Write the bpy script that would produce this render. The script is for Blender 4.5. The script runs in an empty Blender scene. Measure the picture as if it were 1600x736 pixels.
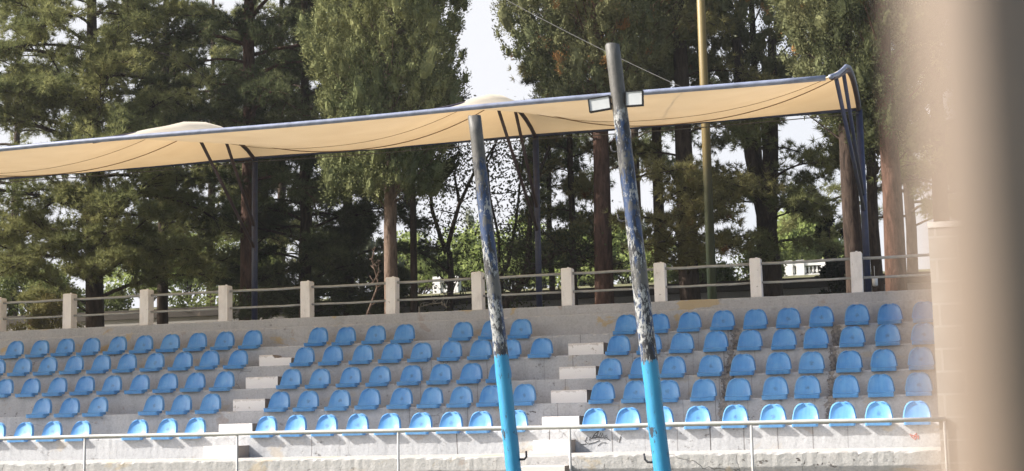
import bpy, math, random
import numpy as np
from math import radians as R, sin, cos, tan, pi
from mathutils import Vector, Matrix

random.seed(7)
rng = np.random.default_rng(11)
sc = bpy.context.scene
COL = sc.collection

# ------------------------------------------------------------------ camera
F = 2300.0
YAW, PITCH, ROLL = R(17.1), R(7.35), R(1.21)
EYE = Vector((0, 0, 1.6))
_f = Vector((-sin(YAW) * cos(PITCH), cos(YAW) * cos(PITCH), sin(PITCH)))
_r = Vector((cos(YAW), sin(YAW), 0))
_u = _r.cross(_f)
CR = _r * cos(ROLL) - _u * sin(ROLL)
CU = _u * cos(ROLL) + _r * sin(ROLL)

def at(u, v, Y):
    """point of the photograph (1600 px wide) at world depth Y"""
    d = _f + CR * ((u - 800) / F) - CU * ((v - 368) / F)
    return EYE + d * (Y / d.y)

def xat(u, v, Y):
    return at(u, v, Y).x

cam = bpy.data.cameras.new('camera')
co = bpy.data.objects.new('camera', cam)
COL.objects.link(co)
co.matrix_world = Matrix.Translation(EYE) @ Matrix((CR, CU, -_f)).transposed().to_4x4()
cam.sensor_width = 36
cam.lens = F / 1600 * 36
cam.clip_start = 0.02
cam.clip_end = 3000
cam.dof.use_dof = True
cam.dof.focus_distance = 21.5
cam.dof.aperture_fstop = cam.lens / 12.5
sc.camera = co

# ------------------------------------------------------------------ light
SUN_EL, SUN_PHI = R(36), R(70)          # phi: angle from the stand's normal (towards -y) to the left (-x)
sd = Vector((-sin(SUN_PHI) * cos(SUN_EL), -cos(SUN_PHI) * cos(SUN_EL), sin(SUN_EL)))
sl = bpy.data.lights.new('sun', 'SUN')
sl.energy = 4.9
sl.angle = R(0.5)
sl.color = (1.0, 0.955, 0.89)
so = bpy.data.objects.new('sun', sl)
so.rotation_euler = sd.to_track_quat('Z', 'Y').to_euler()
COL.objects.link(so)
w = bpy.data.worlds.new('World')
sc.world = w
w.use_nodes = True
nt = w.node_tree
bg = nt.nodes['Background']
sky = nt.nodes.new('ShaderNodeTexSky')
sky.sky_type = 'NISHITA'
sky.sun_disc = False
sky.sun_elevation = SUN_EL
sky.sun_rotation = math.atan2(sd.x, sd.y)
sky.dust_density = 3.5
sky.air_density = 1.0
gd = nt.nodes.new('ShaderNodeTexCoord')
sp_ = nt.nodes.new('ShaderNodeSeparateXYZ')
nt.links.new(gd.outputs['Generated'], sp_.inputs[0])
def _mr(src, a, b):
    n = nt.nodes.new('ShaderNodeMapRange'); n.interpolation_type = 'SMOOTHSTEP'
    n.inputs['From Min'].default_value = a; n.inputs['From Max'].default_value = b
    nt.links.new(src, n.inputs['Value'])
    return n.outputs[0]
cl = nt.nodes.new('ShaderNodeTexNoise')            # thin bright cloud veil low in the north
cl.inputs['Scale'].default_value = 3.0; cl.inputs['Detail'].default_value = 5
nt.links.new(gd.outputs['Generated'], cl.inputs['Vector'])
mA = nt.nodes.new('ShaderNodeMath'); mA.operation = 'MULTIPLY'
nt.links.new(_mr(sp_.outputs[2], 0.55, 0.3), mA.inputs[0]); nt.links.new(_mr(sp_.outputs[1], -0.1, 0.4), mA.inputs[1])
mB = nt.nodes.new('ShaderNodeMath'); mB.operation = 'MULTIPLY'
nt.links.new(mA.outputs[0], mB.inputs[0]); nt.links.new(_mr(cl.outputs['Fac'], 0.05, 0.5), mB.inputs[1])
mx_ = nt.nodes.new('ShaderNodeMix'); mx_.data_type = 'RGBA'
nt.links.new(mB.outputs[0], mx_.inputs[0]); nt.links.new(sky.outputs[0], mx_.inputs[6])
mx_.inputs[7].default_value = (4.1, 4.15, 4.35, 1)
nt.links.new(mx_.outputs[2], bg.inputs[0])
bg.inputs[1].default_value = 0.115
sc.view_settings.view_transform = 'Standard'
sc.view_settings.look = 'None'
sc.view_settings.exposure = 1.0
sc.view_settings.gamma = 1.0

# ------------------------------------------------------------------ materials
def newmat(name):
    m = bpy.data.materials.new(name)
    m.use_nodes = True
    return m, m.node_tree, m.node_tree.nodes['Principled BSDF']

def N(nt, t, **kw):
    n = nt.nodes.new(t)
    for k, v in kw.items():
        if k.startswith('i_'):
            n.inputs[k[2:].replace('_', ' ')].default_value = v
        else:
            setattr(n, k, v)
    return n

def ramp(nt, src, stops):
    n = nt.nodes.new('ShaderNodeValToRGB')
    e = n.color_ramp.elements
    while len(e) < len(stops):
        e.new(0.5)
    for i, (p, c) in enumerate(stops):
        e[i].position = p
        e[i].color = c if len(c) == 4 else (*c, 1)
    nt.links.new(src, n.inputs[0])
    return n.outputs[0]

def noise(nt, vec, scale, detail=4, rough=0.55, dist=0.0):
    n = N(nt, 'ShaderNodeTexNoise')
    n.inputs['Scale'].default_value = scale
    n.inputs['Detail'].default_value = detail
    n.inputs['Roughness'].default_value = rough
    n.inputs['Distortion'].default_value = dist
    if vec is not None:
        nt.links.new(vec, n.inputs['Vector'])
    return n.outputs['Fac']

def mix(nt, fac, a, b, mode='MIX'):
    n = N(nt, 'ShaderNodeMix', data_type='RGBA', blend_type=mode)
    for s, val in ((0, fac), (6, a), (7, b)):
        if isinstance(val, bpy.types.NodeSocket):
            nt.links.new(val, n.inputs[s])
        else:
            n.inputs[s].default_value = val if not isinstance(val, tuple) or len(val) == 4 else (*val, 1)
    return n.outputs[2]

def mth(nt, op, a, b=0.0, c=0.0):
    n = N(nt, 'ShaderNodeMath', operation=op)
    for i, val in enumerate((a, b, c)):
        if isinstance(val, bpy.types.NodeSocket):
            nt.links.new(val, n.inputs[i])
        else:
            n.inputs[i].default_value = val
    return n.outputs[0]

def mapped(nt, vec, scale):
    n = N(nt, 'ShaderNodeMapping')
    n.inputs['Scale'].default_value = scale
    nt.links.new(vec, n.inputs['Vector'])
    return n.outputs[0]

def bump(nt, h, strength, dist, bsdf):
    b = N(nt, 'ShaderNodeBump')
    b.inputs['Strength'].default_value = strength
    b.inputs['Distance'].default_value = dist
    nt.links.new(h, b.inputs['Height'])
    nt.links.new(b.outputs[0], bsdf.inputs['Normal'])

def concrete(name, base, stain=0.5, cracks=0.5, joints=0.0, ochre=0.4, pits=0.4, bumpy=0.5, bands=()):
    m, nt, b = newmat(name)
    tc = N(nt, 'ShaderNodeNewGeometry').outputs['Position']
    base = Vector(base)
    n1 = noise(nt, tc, 0.9, 5, 0.6)
    c = ramp(nt, n1, [(0.3, tuple(base * 0.86)), (0.55, tuple(base)), (0.75, tuple(base * 1.1))])
    # vertical weather streaks
    n2 = noise(nt, mapped(nt, tc, (6, 6, 0.8)), 1.0, 5, 0.65)
    c = mix(nt, mth(nt, 'MULTIPLY', ramp(nt, n2, [(0.50, (0, 0, 0)), (0.66, (1, 1, 1))]), 0.55 * stain), c, tuple(base * 0.5))
    fine = noise(nt, tc, 34, 6, 0.8)
    c = mix(nt, 0.55, c, ramp(nt, fine, [(0.32, tuple(base * 0.62)), (0.5, tuple(base)), (0.7, tuple(base * 1.22))]))
    # ochre patches of old render
    n3 = noise(nt, mapped(nt, tc, (1.0, 1.0, 1.8)), 1.1, 6, 0.6, 0.6)
    c = mix(nt, mth(nt, 'MULTIPLY', ramp(nt, n3, [(0.585, (0, 0, 0)), (0.63, (1, 1, 1))]), ochre), c, (0.46, 0.36, 0.22))
    n3b = noise(nt, tc, 2.3, 5, 0.6, 0.4)
    c = mix(nt, mth(nt, 'MULTIPLY', ramp(nt, n3b, [(0.64, (0, 0, 0)), (0.67, (1, 1, 1))]), 0.5 * stain), c, (0.33, 0.25, 0.2))
    # cracks
    v = N(nt, 'ShaderNodeTexVoronoi', feature='DISTANCE_TO_EDGE')
    v.inputs['Scale'].default_value = 1.15
    wv = N(nt, 'ShaderNodeVectorMath', operation='ADD')
    nz = N(nt, 'ShaderNodeTexNoise')
    nz.inputs['Scale'].default_value = 4
    nt.links.new(tc, nz.inputs['Vector'])
    sc_ = N(nt, 'ShaderNodeVectorMath', operation='SCALE')
    sc_.inputs['Scale'].default_value = 0.35
    nt.links.new(nz.outputs['Color'], sc_.inputs[0])
    nt.links.new(tc, wv.inputs[0])
    nt.links.new(sc_.outputs[0], wv.inputs[1])
    nt.links.new(wv.outputs[0], v.inputs['Vector'])
    ck = ramp(nt, v.outputs['Distance'], [(0.0, (1, 1, 1)), (0.008, (0, 0, 0))])
    gate = ramp(nt, noise(nt, tc, 0.8, 3), [(0.56, (0, 0, 0)), (0.66, (1, 1, 1))])
    ck = mth(nt, 'MULTIPLY', mth(nt, 'MULTIPLY', ck, gate), cracks)
    c = mix(nt, ck, c, (0.06, 0.05, 0.045))
    # dark pits and spalls
    n4 = noise(nt, mapped(nt, tc, (1, 1, 1.4)), 9, 5, 0.7)
    g4 = ramp(nt, noise(nt, tc, 0.7, 3), [(0.45, (0, 0, 0)), (0.65, (1, 1, 1))])
    pt = mth(nt, 'MULTIPLY', mth(nt, 'MULTIPLY', ramp(nt, n4, [(0.62, (0, 0, 0)), (0.66, (1, 1, 1))]), g4), pits)
    c = mix(nt, pt, c, (0.09, 0.075, 0.065))
    h = mth(nt, 'SUBTRACT', mth(nt, 'MULTIPLY', noise(nt, tc, 14, 6, 0.7), 0.6), mth(nt, 'ADD', ck, mth(nt, 'MULTIPLY', pt, 0.8)))
    if joints:
        sx = N(nt, 'ShaderNodeSeparateXYZ')
        nt.links.new(tc, sx.inputs[0])
        wob = mth(nt, 'MULTIPLY', mth(nt, 'SUBTRACT', noise(nt, tc, 2.0, 3), 0.5), 0.05)
        xx = mth(nt, 'DIVIDE', mth(nt, 'ADD', sx.outputs[0], wob), 0.46)
        fr = mth(nt, 'FRACT', xx)
        d = mth(nt, 'ABSOLUTE', mth(nt, 'SUBTRACT', fr, 0.5))
        cell = mth(nt, 'FLOOR', xx)
        wn = N(nt, 'ShaderNodeTexWhiteNoise', noise_dimensions='1D')
        nt.links.new(cell, wn.inputs['W'])
        j = mth(nt, 'MULTIPLY', mth(nt, 'LESS_THAN', d, 0.017), mth(nt, 'MULTIPLY', wn.outputs['Value'], joints))
        right = mth(nt, 'GREATER_THAN', sx.outputs[0], -10.2)
        j = mth(nt, 'MULTIPLY', j, right)
        c = mix(nt, j, c, (0.1, 0.09, 0.085))
        h = mth(nt, 'SUBTRACT', h, j)
    for xb, wb in bands:                                # rubble showing beside an open joint
        sb = N(nt, 'ShaderNodeSeparateXYZ')
        nt.links.new(tc, sb.inputs[0])
        dd = mth(nt, 'DIVIDE', mth(nt, 'ABSOLUTE', mth(nt, 'SUBTRACT', sb.outputs[0], xb)), wb)
        nn = noise(nt, mapped(nt, tc, (1, 1, 1)), 13, 6, 0.75)
        nn = mth(nt, 'ADD', mth(nt, 'MULTIPLY', nn, 0.7), mth(nt, 'MULTIPLY', noise(nt, tc, 2.6, 3), 0.3))
        k_ = mth(nt, 'SUBTRACT', mth(nt, 'MULTIPLY', nn, 1.9), mth(nt, 'MULTIPLY', dd, 0.55))
        mk = ramp(nt, k_, [(0.66, (0, 0, 0)), (0.74, (1, 1, 1))])
        c = mix(nt, mth(nt, 'MULTIPLY', mk, 0.75), c, ramp(nt, noise(nt, tc, 22, 4), [(0.4, (0.05, 0.04, 0.034)), (0.6, (0.26, 0.22, 0.185))]))
        h = mth(nt, 'SUBTRACT', h, mth(nt, 'MULTIPLY', mk, 0.8))
    nt.links.new(c, b.inputs['Base Color'])
    b.inputs['Roughness'].default_value = 0.92
    b.inputs['Specular IOR Level'].default_value = 0.2
    bump(nt, h, bumpy, 0.02, b)
    return m

M = {}
M['step'] = concrete('step_concrete', (0.435, 0.44, 0.46), 0.9, 0.5, 0.5, 0.35, 0.9, 0.5, ((at(1136, 575, 21.2).x, 0.16), (at(1299, 575, 21.2).x, 0.13)))
M['step_low'] = concrete('low_step_concrete', (0.445, 0.45, 0.46), 0.8, 0.45, 1.0, 0.35, 0.6)
M['wall_low'] = concrete('rough_concrete', (0.44, 0.43, 0.42), 0.9, 0.5, 0.0, 0.5, 1.0, 1.0)
M['parapet'] = concrete('parapet_concrete', (0.44, 0.435, 0.445), 0.9, 0.4, 0.0, 0.9, 0.4)
def post_mat():  # pale mottled tone of the parapet posts
    m, nt, b = newmat('post_pale')
    tc = N(nt, 'ShaderNodeNewGeometry').outputs['Position']
    n = noise(nt, mapped(nt, tc, (5, 5, 2.0)), 1.6, 6, 0.65)
    c = ramp(nt, n, [(0.3, (0.72, 0.68, 0.66)), (0.5, (0.86, 0.82, 0.80)), (0.75, (0.89, 0.86, 0.84))])
    n2 = noise(nt, tc, 13, 6, 0.7)
    c = mix(nt, ramp(nt, n2, [(0.64, (0, 0, 0)), (0.68, (0.7, 0.7, 0.7))]), c, (0.36, 0.31, 0.27))
    nt.links.new(c, b.inputs['Base Color'])
    b.inputs['Roughness'].default_value = 0.9
    bump(nt, n2, 0.5, 0.015, b)
    return m
M['post'] = post_mat()
M['boundary'] = concrete('boundary_concrete', (0.30, 0.285, 0.27), 0.8, 0.3, 0.0, 0.1, 0.3)
M['band'] = concrete('band_dark', (0.07, 0.062, 0.055), 0.6, 0.2, 0.0, 0.0, 0.2)  # dark tone for the top band of the boundary wall

def white_step():
    m, nt, b = newmat('white_step_paint')
    tc = N(nt, 'ShaderNodeNewGeometry').outputs['Position']
    n = noise(nt, tc, 7, 6, 0.7)
    chips = ramp(nt, n, [(0.62, (0, 0, 0)), (0.66, (1, 1, 1))])
    sx = N(nt, 'ShaderNodeSeparateXYZ')
    nt.links.new(N(nt, 'ShaderNodeTexCoord').outputs['Object'], sx.inputs[0])
    top = ramp(nt, mth(nt, 'ADD', sx.outputs[2], mth(nt, 'MULTIPLY', mth(nt, 'SUBTRACT', noise(nt, tc, 12, 4, 0.7), 0.5), 0.16)), [(0.155, (0, 0, 0)), (0.165, (1, 1, 1))])
    c = mix(nt, mth(nt, 'MULTIPLY', chips, 0.7), (0.83, 0.80, 0.785), (0.34, 0.29, 0.25))
    c = mix(nt, mth(nt, 'MULTIPLY', top, 0.35), c, (0.28, 0.22, 0.18))
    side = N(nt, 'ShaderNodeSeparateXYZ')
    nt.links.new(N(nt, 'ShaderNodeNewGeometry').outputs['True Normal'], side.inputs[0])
    c = mix(nt, mth(nt, 'MULTIPLY', mth(nt, 'GREATER_THAN', side.outputs[0], 0.5), 0.9), c, (0.2, 0.165, 0.14))  # right-hand end face darker
    nt.links.new(c, b.inputs['Base Color'])
    b.inputs['Roughness'].default_value = 0.85
    bump(nt, n, 0.4, 0.01, b)
    return m
M['white_step'] = white_step()

def seat_mat():
    m, nt, b = newmat('seat_plastic')
    tc = N(nt, 'ShaderNodeTexCoord')
    oi = N(nt, 'ShaderNodeObjectInfo')
    off = N(nt, 'ShaderNodeVectorMath', operation='ADD')
    nt.links.new(tc.outputs['Object'], off.inputs[0])
    sc_ = N(nt, 'ShaderNodeVectorMath', operation='SCALE')
    sc_.inputs['Scale'].default_value = 0.5
    nt.links.new(oi.outputs['Location'], sc_.inputs[0])
    nt.links.new(sc_.outputs[0], off.inputs[1])
    st = noise(nt, mapped(nt, off.outputs[0], (26, 3, 3)), 1.0, 4, 0.6)
    pat = noise(nt, off.outputs[0], 6, 4, 0.6)
    col = mix(nt, ramp(nt, st, [(0.35, (0, 0, 0)), (0.75, (1, 1, 1))]), (0.042, 0.21, 0.55), (0.072, 0.272, 0.61))
    col = mix(nt, ramp(nt, pat, [(0.45, (0, 0, 0)), (0.8, (0.5, 0.5, 0.5))]), col, (0.17, 0.40, 0.68))
    # dust settled in the bucket of the seat
    col = mix(nt, mth(nt, 'MULTIPLY', oi.outputs['Random'], 0.22), col, (0.16, 0.36, 0.62))
    # sun bleaching: the object colour's red channel says how faded this row is
    bs = N(nt, 'ShaderNodeSeparateColor')
    nt.links.new(oi.outputs['Color'], bs.inputs[0])
    bl_ = mth(nt, 'MULTIPLY', bs.outputs[0], ramp(nt, st, [(0.3, (0.65, 0.65, 0.65)), (0.7, (1, 1, 1))]))
    col = mix(nt, bl_, col, (0.24, 0.47, 0.64))
    # grubby scuff in the middle of some backs
    dv = N(nt, 'ShaderNodeVectorMath', operation='DISTANCE')
    nt.links.new(tc.outputs['Object'], dv.inputs[0])
    dv.inputs[1].default_value = (0.0, 0.205, 0.155)
    dn = mth(nt, 'ADD', dv.outputs['Value'], mth(nt, 'MULTIPLY', mth(nt, 'SUBTRACT', noise(nt, off.outputs[0], 40, 4, 0.7), 0.5), 0.09))
    sp_on = mth(nt, 'MULTIPLY', mth(nt, 'GREATER_THAN', oi.outputs['Random'], 0.55), ramp(nt, dn, [(0.012, (0.6, 0.6, 0.6)), (0.04, (0, 0, 0))]))
    col = mix(nt, sp_on, col, (0.05, 0.09, 0.16))
    # dust and rain marks
    col = mix(nt, ramp(nt, noise(nt, off.outputs[0], 17, 6, 0.75), [(0.58, (0, 0, 0)), (0.72, (0.45, 0.45, 0.45))]), col, (0.30, 0.36, 0.42))
    nt.links.new(col, b.inputs['Base Color'])
    b.inputs['Roughness'].default_value = 0.42
    b.inputs['Specular IOR Level'].default_value = 0.45
    return m
M['seat'] = seat_mat()

def plain(name, col, rough=0.6, metal=0.0, var=0.25, scale=6.0, spec=0.5, bmp=0.0):
    m, nt, b = newmat(name)
    tc = N(nt, 'ShaderNodeNewGeometry').outputs['Position']
    n = noise(nt, tc, scale, 5, 0.6)
    a = tuple(x * (1 - var) for x in col)
    d = tuple(min(1, x * (1 + var)) for x in col)
    c = ramp(nt, n, [(0.3, a), (0.7, d)])
    nt.links.new(c, b.inputs['Base Color'])
    b.inputs['Roughness'].default_value = rough
    b.inputs['Metallic'].default_value = metal
    b.inputs['Specular IOR Level'].default_value = spec
    if bmp:
        bump(nt, n, bmp, 0.02, b)
    return m

M['rail'] = plain('rail_grey_paint', (0.34, 0.34, 0.33), 0.55, 0, 0.2, 9)
M['rail_white'] = plain('rail_white_paint', (0.45, 0.45, 0.435), 0.45, 0, 0.12, 7)
M['frame'] = plain('frame_navy', (0.022, 0.032, 0.085), 0.45, 0, 0.3, 8)
M['beam'] = plain('beam_blue', (0.20, 0.225, 0.31), 0.4, 0, 0.25, 8)
M['brace'] = plain('brace_warm_cast', (0.05, 0.032, 0.04), 0.6, 0, 0.3, 8)  # dark paint with the fabric's warm reflected light put into the colour
M['cable'] = plain('cable_grey', (0.08, 0.078, 0.075), 0.6, 0, 0.2)
M['seam'] = plain('seam_cord', (0.22, 0.145, 0.08), 0.8, 0, 0.2)
M['hook'] = plain('hook_iron', (0.03, 0.03, 0.035), 0.6, 0.3, 0.3)
M['black'] = plain('lamp_black', (0.012, 0.012, 0.013), 0.7, 0, 0.2, 6, 0.2)
M['lens'] = plain('lamp_lens', (0.52, 0.535, 0.54), 0.25, 0, 0.05, 12)
M['white'] = plain('white_paint', (0.78, 0.77, 0.74), 0.6, 0, 0.1)
M['earth'] = plain('earth', (0.13, 0.125, 0.07), 0.95, 0, 0.4, 1.5, 0.1, 0.6)
M['bar'] = plain('bar_beige', (0.205, 0.153, 0.114), 0.6, 0, 0.06, 60)
M['graffiti'] = plain('graffiti_black', (0.05, 0.05, 0.05), 0.8, 0, 0.2)
M['graffiti_red'] = plain('graffiti_red', (0.5, 0.12, 0.09), 0.8, 0, 0.2)

def fabric_mat():
    m, nt, b = newmat('shade_fabric')
    tc = N(nt, 'ShaderNodeNewGeometry').outputs['Position']
    n = noise(nt, tc, 1.3, 4, 0.6)
    c = ramp(nt, n, [(0.3, (0.395, 0.265, 0.132)), (0.7, (0.45, 0.31, 0.16))])
    out = nt.nodes['Material Output']
    df = N(nt, 'ShaderNodeBsdfDiffuse')
    tr = N(nt, 'ShaderNodeBsdfTranslucent')
    mx = N(nt, 'ShaderNodeMixShader')
    mx.inputs[0].default_value = 0.44
    cd = ramp(nt, n, [(0.3, (0.80, 0.72, 0.58)), (0.7, (0.85, 0.78, 0.65))])
    nt.links.new(cd, df.inputs[0])
    nt.links.new(c, tr.inputs[0])
    nt.links.new(df.outputs[0], mx.inputs[1])
    nt.links.new(tr.outputs[0], mx.inputs[2])
    nt.links.new(mx.outputs[0], out.inputs[0])
    return m
M['fabric'] = fabric_mat()

def block_mat():
    m, nt, b = newmat('painted_blockwork')
    tc = N(nt, 'ShaderNodeNewGeometry').outputs['Position']
    sx = N(nt, 'ShaderNodeSeparateXYZ')
    nt.links.new(tc, sx.inputs[0])
    cb = N(nt, 'ShaderNodeCombineXYZ')
    nt.links.new(mth(nt, 'ADD', sx.outputs[0], sx.outputs[1]), cb.inputs[0])
    nt.links.new(sx.outputs[2], cb.inputs[1])
    br = N(nt, 'ShaderNodeTexBrick')
    br.inputs['Scale'].default_value = 1.0
    br.inputs['Brick Width'].default_value = 0.5
    br.inputs['Row Height'].default_value = 0.265
    br.inputs['Mortar Size'].default_value = 0.014
    br.inputs['Color1'].default_value = (0.35, 0.33, 0.31, 1)
    br.inputs['Color2'].default_value = (0.41, 0.38, 0.345, 1)
    br.inputs['Mortar'].default_value = (0.50, 0.475, 0.445, 1)
    nt.links.new(cb.outputs[0], br.inputs['Vector'])
    c = mix(nt, 0.3, br.outputs['Color'], ramp(nt, noise(nt, tc, 3, 5), [(0.3, (0.35, 0.31, 0.28)), (0.7, (0.7, 0.66, 0.6))]))
    nt.links.new(c, b.inputs['Base Color'])
    b.inputs['Roughness'].default_value = 0.9
    bump(nt, br.outputs['Fac'], 0.4, 0.01, b)
    return m
M['block'] = block_mat()

def pole_mat(name, z_blue, z_grey):
    """leaning pole: sky-blue foot, peeling navy / white coats, bare grey top (object z runs along the pole)"""
    m, nt, b = newmat(name)
    tc = N(nt, 'ShaderNodeTexCoord').outputs['Object']
    sx = N(nt, 'ShaderNodeSeparateXYZ')
    nt.links.new(tc, sx.inputs[0])
    z = sx.outputs[2]
    nA = noise(nt, mapped(nt, tc, (20, 20, 8)), 1.0, 7, 0.75, 0.5)
    nB = noise(nt, mapped(nt, tc, (8, 8, 2.2)), 1.0, 5, 0.65, 0.3)
    nC = noise(nt, tc, 1.7, 3)
    nD = noise(nt, mapped(nt, tc, (34, 34, 15)), 1.0, 6, 0.75)
    grey = ramp(nt, nA, [(0.3, (0.045, 0.043, 0.04)), (0.7, (0.115, 0.11, 0.10))])
    navy = mix(nt, ramp(nt, nB, [(0.485, (0, 0, 0)), (0.53, (1, 1, 1))]), (0.012, 0.013, 0.018), (0.008, 0.034, 0.105))
    navy = mix(nt, ramp(nt, nA, [(0.60, (0, 0, 0)), (0.64, (1, 1, 1))]), navy, (0.018, 0.062, 0.18))
    white = (0.30, 0.31, 0.31)
    wsum = mth(nt, 'ADD', mth(nt, 'MULTIPLY', nD, 0.6), mth(nt, 'MULTIPLY', nC, 0.5))
    mid = mix(nt, ramp(nt, wsum, [(0.562, (0, 0, 0)), (0.585, (1, 1, 1))]), navy, white)
    wear = mth(nt, 'ADD', mth(nt, 'MULTIPLY', nA, 0.5), mth(nt, 'MULTIPLY', noise(nt, tc, 1.1, 2), 0.6))
    mid = mix(nt, ramp(nt, wear, [(0.58, (0, 0, 0)), (0.61, (1, 1, 1))]), mid, (0.085, 0.084, 0.08))
    jit = mth(nt, 'MULTIPLY', mth(nt, 'SUBTRACT', nA, 0.5), 0.9)
    tg = mth(nt, 'ADD', mth(nt, 'SUBTRACT', z, z_grey), jit)
    c = mix(nt, ramp(nt, mth(nt, 'ADD', tg, 0.5), [(0.42, (0, 0, 0)), (0.52, (1, 1, 1))]), mid, grey)
    sky_b = ramp(nt, nC, [(0.3, (0.014, 0.21, 0.42)), (0.7, (0.028, 0.28, 0.49))])
    sky_b = mix(nt, ramp(nt, noise(nt, mapped(nt, tc, (8, 8, 3)), 1.25, 7, 0.75), [(0.585, (0, 0, 0)), (0.60, (1, 1, 1))]), sky_b, (0.02, 0.03, 0.045))
    drip = mth(nt, 'MULTIPLY', mth(nt, 'SUBTRACT', noise(nt, mapped(nt, tc, (22, 22, 0.6)), 1.0, 4, 0.7), 0.5), 0.22)
    bl = mth(nt, 'LESS_THAN', mth(nt, 'ADD', mth(nt, 'ADD', z, drip), mth(nt, 'MULTIPLY', jit, 0.14)), z_blue)
    # grime and rust runs over the sky-blue coat
    run = ramp(nt, noise(nt, mapped(nt, tc, (26, 26, 1.4)), 1.0, 5, 0.7), [(0.56, (0, 0, 0)), (0.72, (0.55, 0.55, 0.55))])
    sky_b = mix(nt, run, sky_b, (0.05, 0.10, 0.13))
    c = mix(nt, bl, c, sky_b)
    nt.links.new(c, b.inputs['Base Color'])
    b.inputs['Roughness'].default_value = 0.55
    bump(nt, nA, 0.5, 0.01, b)
    return m

def bark(name, c1, c2):
    m, nt, b = newmat(name)
    tc = N(nt, 'ShaderNodeNewGeometry').outputs['Position']
    n = noise(nt, mapped(nt, tc, (9, 9, 2.2)), 1.3, 6, 0.7, 0.5)
    nt.links.new(ramp(nt, n, [(0.35, c1), (0.65, c2)]), b.inputs['Base Color'])
    b.inputs['Roughness'].default_value = 0.95
    b.inputs['Specular IOR Level'].default_value = 0.15
    bump(nt, n, 0.9, 0.05, b)
    return m
M['bark_red'] = bark('bark_reddish', (0.05, 0.028, 0.02), (0.15, 0.085, 0.062))
M['bark_dark'] = bark('bark_dark', (0.028, 0.02, 0.016), (0.085, 0.06, 0.045))
M['bark_grey'] = bark('bark_grey_brown', (0.08, 0.055, 0.042), (0.26, 0.19, 0.145))
M['bark_brown'] = bark('bark_brown', (0.022, 0.016, 0.013), (0.085, 0.06, 0.047))
M['bark_pale'] = bark('bark_pale', (0.2, 0.17, 0.13), (0.4, 0.35, 0.28))

def leafmat(name, dark, light, dry=None, dry_at=0.68, transl=0.38, scale=0.8):
    m, nt, b = newmat(name)
    g = N(nt, 'ShaderNodeNewGeometry')
    n = noise(nt, g.outputs['Position'], scale, 3, 0.55)
    c = ramp(nt, n, [(0.35, dark), (0.65, light)])
    rnd = g.outputs['Random Per Island']
    c = mix(nt, mth(nt, 'MULTIPLY', rnd, 0.55), c, tuple(x * 0.45 for x in dark))
    if dry:
        n2 = noise(nt, g.outputs['Position'], 1.7, 2, 0.5)
        c = mix(nt, ramp(nt, n2, [(dry_at, (0, 0, 0)), (dry_at + 0.03, (1, 1, 1))]), c, dry)
    out = nt.nodes['Material Output']
    df = N(nt, 'ShaderNodeBsdfDiffuse')
    tr = N(nt, 'ShaderNodeBsdfTranslucent')
    mx = N(nt, 'ShaderNodeMixShader')
    mx.inputs[0].default_value = transl
    nt.links.new(c, df.inputs[0])
    nt.links.new(c, tr.inputs[0])
    nt.links.new(df.outputs[0], mx.inputs[1])
    nt.links.new(tr.outputs[0], mx.inputs[2])
    nt.links.new(mx.outputs[0], out.inputs[0])
    return m
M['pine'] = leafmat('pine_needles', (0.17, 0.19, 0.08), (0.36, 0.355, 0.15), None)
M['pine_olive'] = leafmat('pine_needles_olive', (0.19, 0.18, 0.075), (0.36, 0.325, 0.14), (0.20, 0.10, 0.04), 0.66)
M['pine_dark'] = leafmat('pine_needles_dark', (0.085, 0.102, 0.05), (0.185, 0.20, 0.095), None)  # darker needle copy; for the shaded pines, neighbours' shade is in the colour
M['cypress'] = leafmat('cypress_scales', (0.145, 0.165, 0.075), (0.28, 0.285, 0.13), None, transl=0.15)
M['cypress_dry'] = leafmat('cypress_scales_dry', (0.135, 0.15, 0.075), (0.25, 0.245, 0.12), (0.30, 0.17, 0.07), 0.64, transl=0.15)
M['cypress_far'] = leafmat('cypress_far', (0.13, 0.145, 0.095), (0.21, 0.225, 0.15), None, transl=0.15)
M['leaf_bright'] = leafmat('bright_leaves', (0.30, 0.37, 0.12), (0.46, 0.52, 0.20), None, transl=0.45)
M['leaf_small'] = leafmat('small_leaves', (0.07, 0.08, 0.04), (0.13, 0.14, 0.065), None)
M['leaf_mid'] = leafmat('mid_green_leaves', (0.13, 0.16, 0.06), (0.24, 0.27, 0.105), None, transl=0.42)
M['leaf_black'] = leafmat('deep_green_leaves', (0.02, 0.03, 0.018), (0.045, 0.055, 0.03), None)

# ------------------------------------------------------------------ object helpers
def obj(name, verts, faces, mat, parent=None, smooth=False, loc=None):
    me = bpy.data.meshes.new(name)
    if isinstance(verts, np.ndarray):
        k = faces.shape[1]
        me.vertices.add(len(verts))
        me.vertices.foreach_set('co', verts.astype(np.float32).ravel())
        me.loops.add(faces.size)
        me.loops.foreach_set('vertex_index', faces.astype(np.int32).ravel())
        me.polygons.add(len(faces))
        me.polygons.foreach_set('loop_start', np.arange(0, faces.size, k, dtype=np.int32))
        me.update(calc_edges=True)
    else:
        me.from_pydata([tuple(v) for v in verts], [], faces)
    me.validate()
    if smooth:
        me.polygons.foreach_set('use_smooth', [True] * len(me.polygons))
    me.materials.append(mat)
    o = bpy.data.objects.new(name, me)
    COL.objects.link(o)
    if loc is not None:
        o.location = loc
    if parent is not None:
        o.parent = parent
    return o

def empty(name, loc=(0, 0, 0)):
    o = bpy.data.objects.new(name, None)
    o.empty_display_size = 0.2
    o.location = loc
    COL.objects.link(o)
    return o

def tag(o, label, cat, group=None):
    o['label'] = label
    o['category'] = cat
    if group:
        o['group'] = group
    return o

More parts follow.
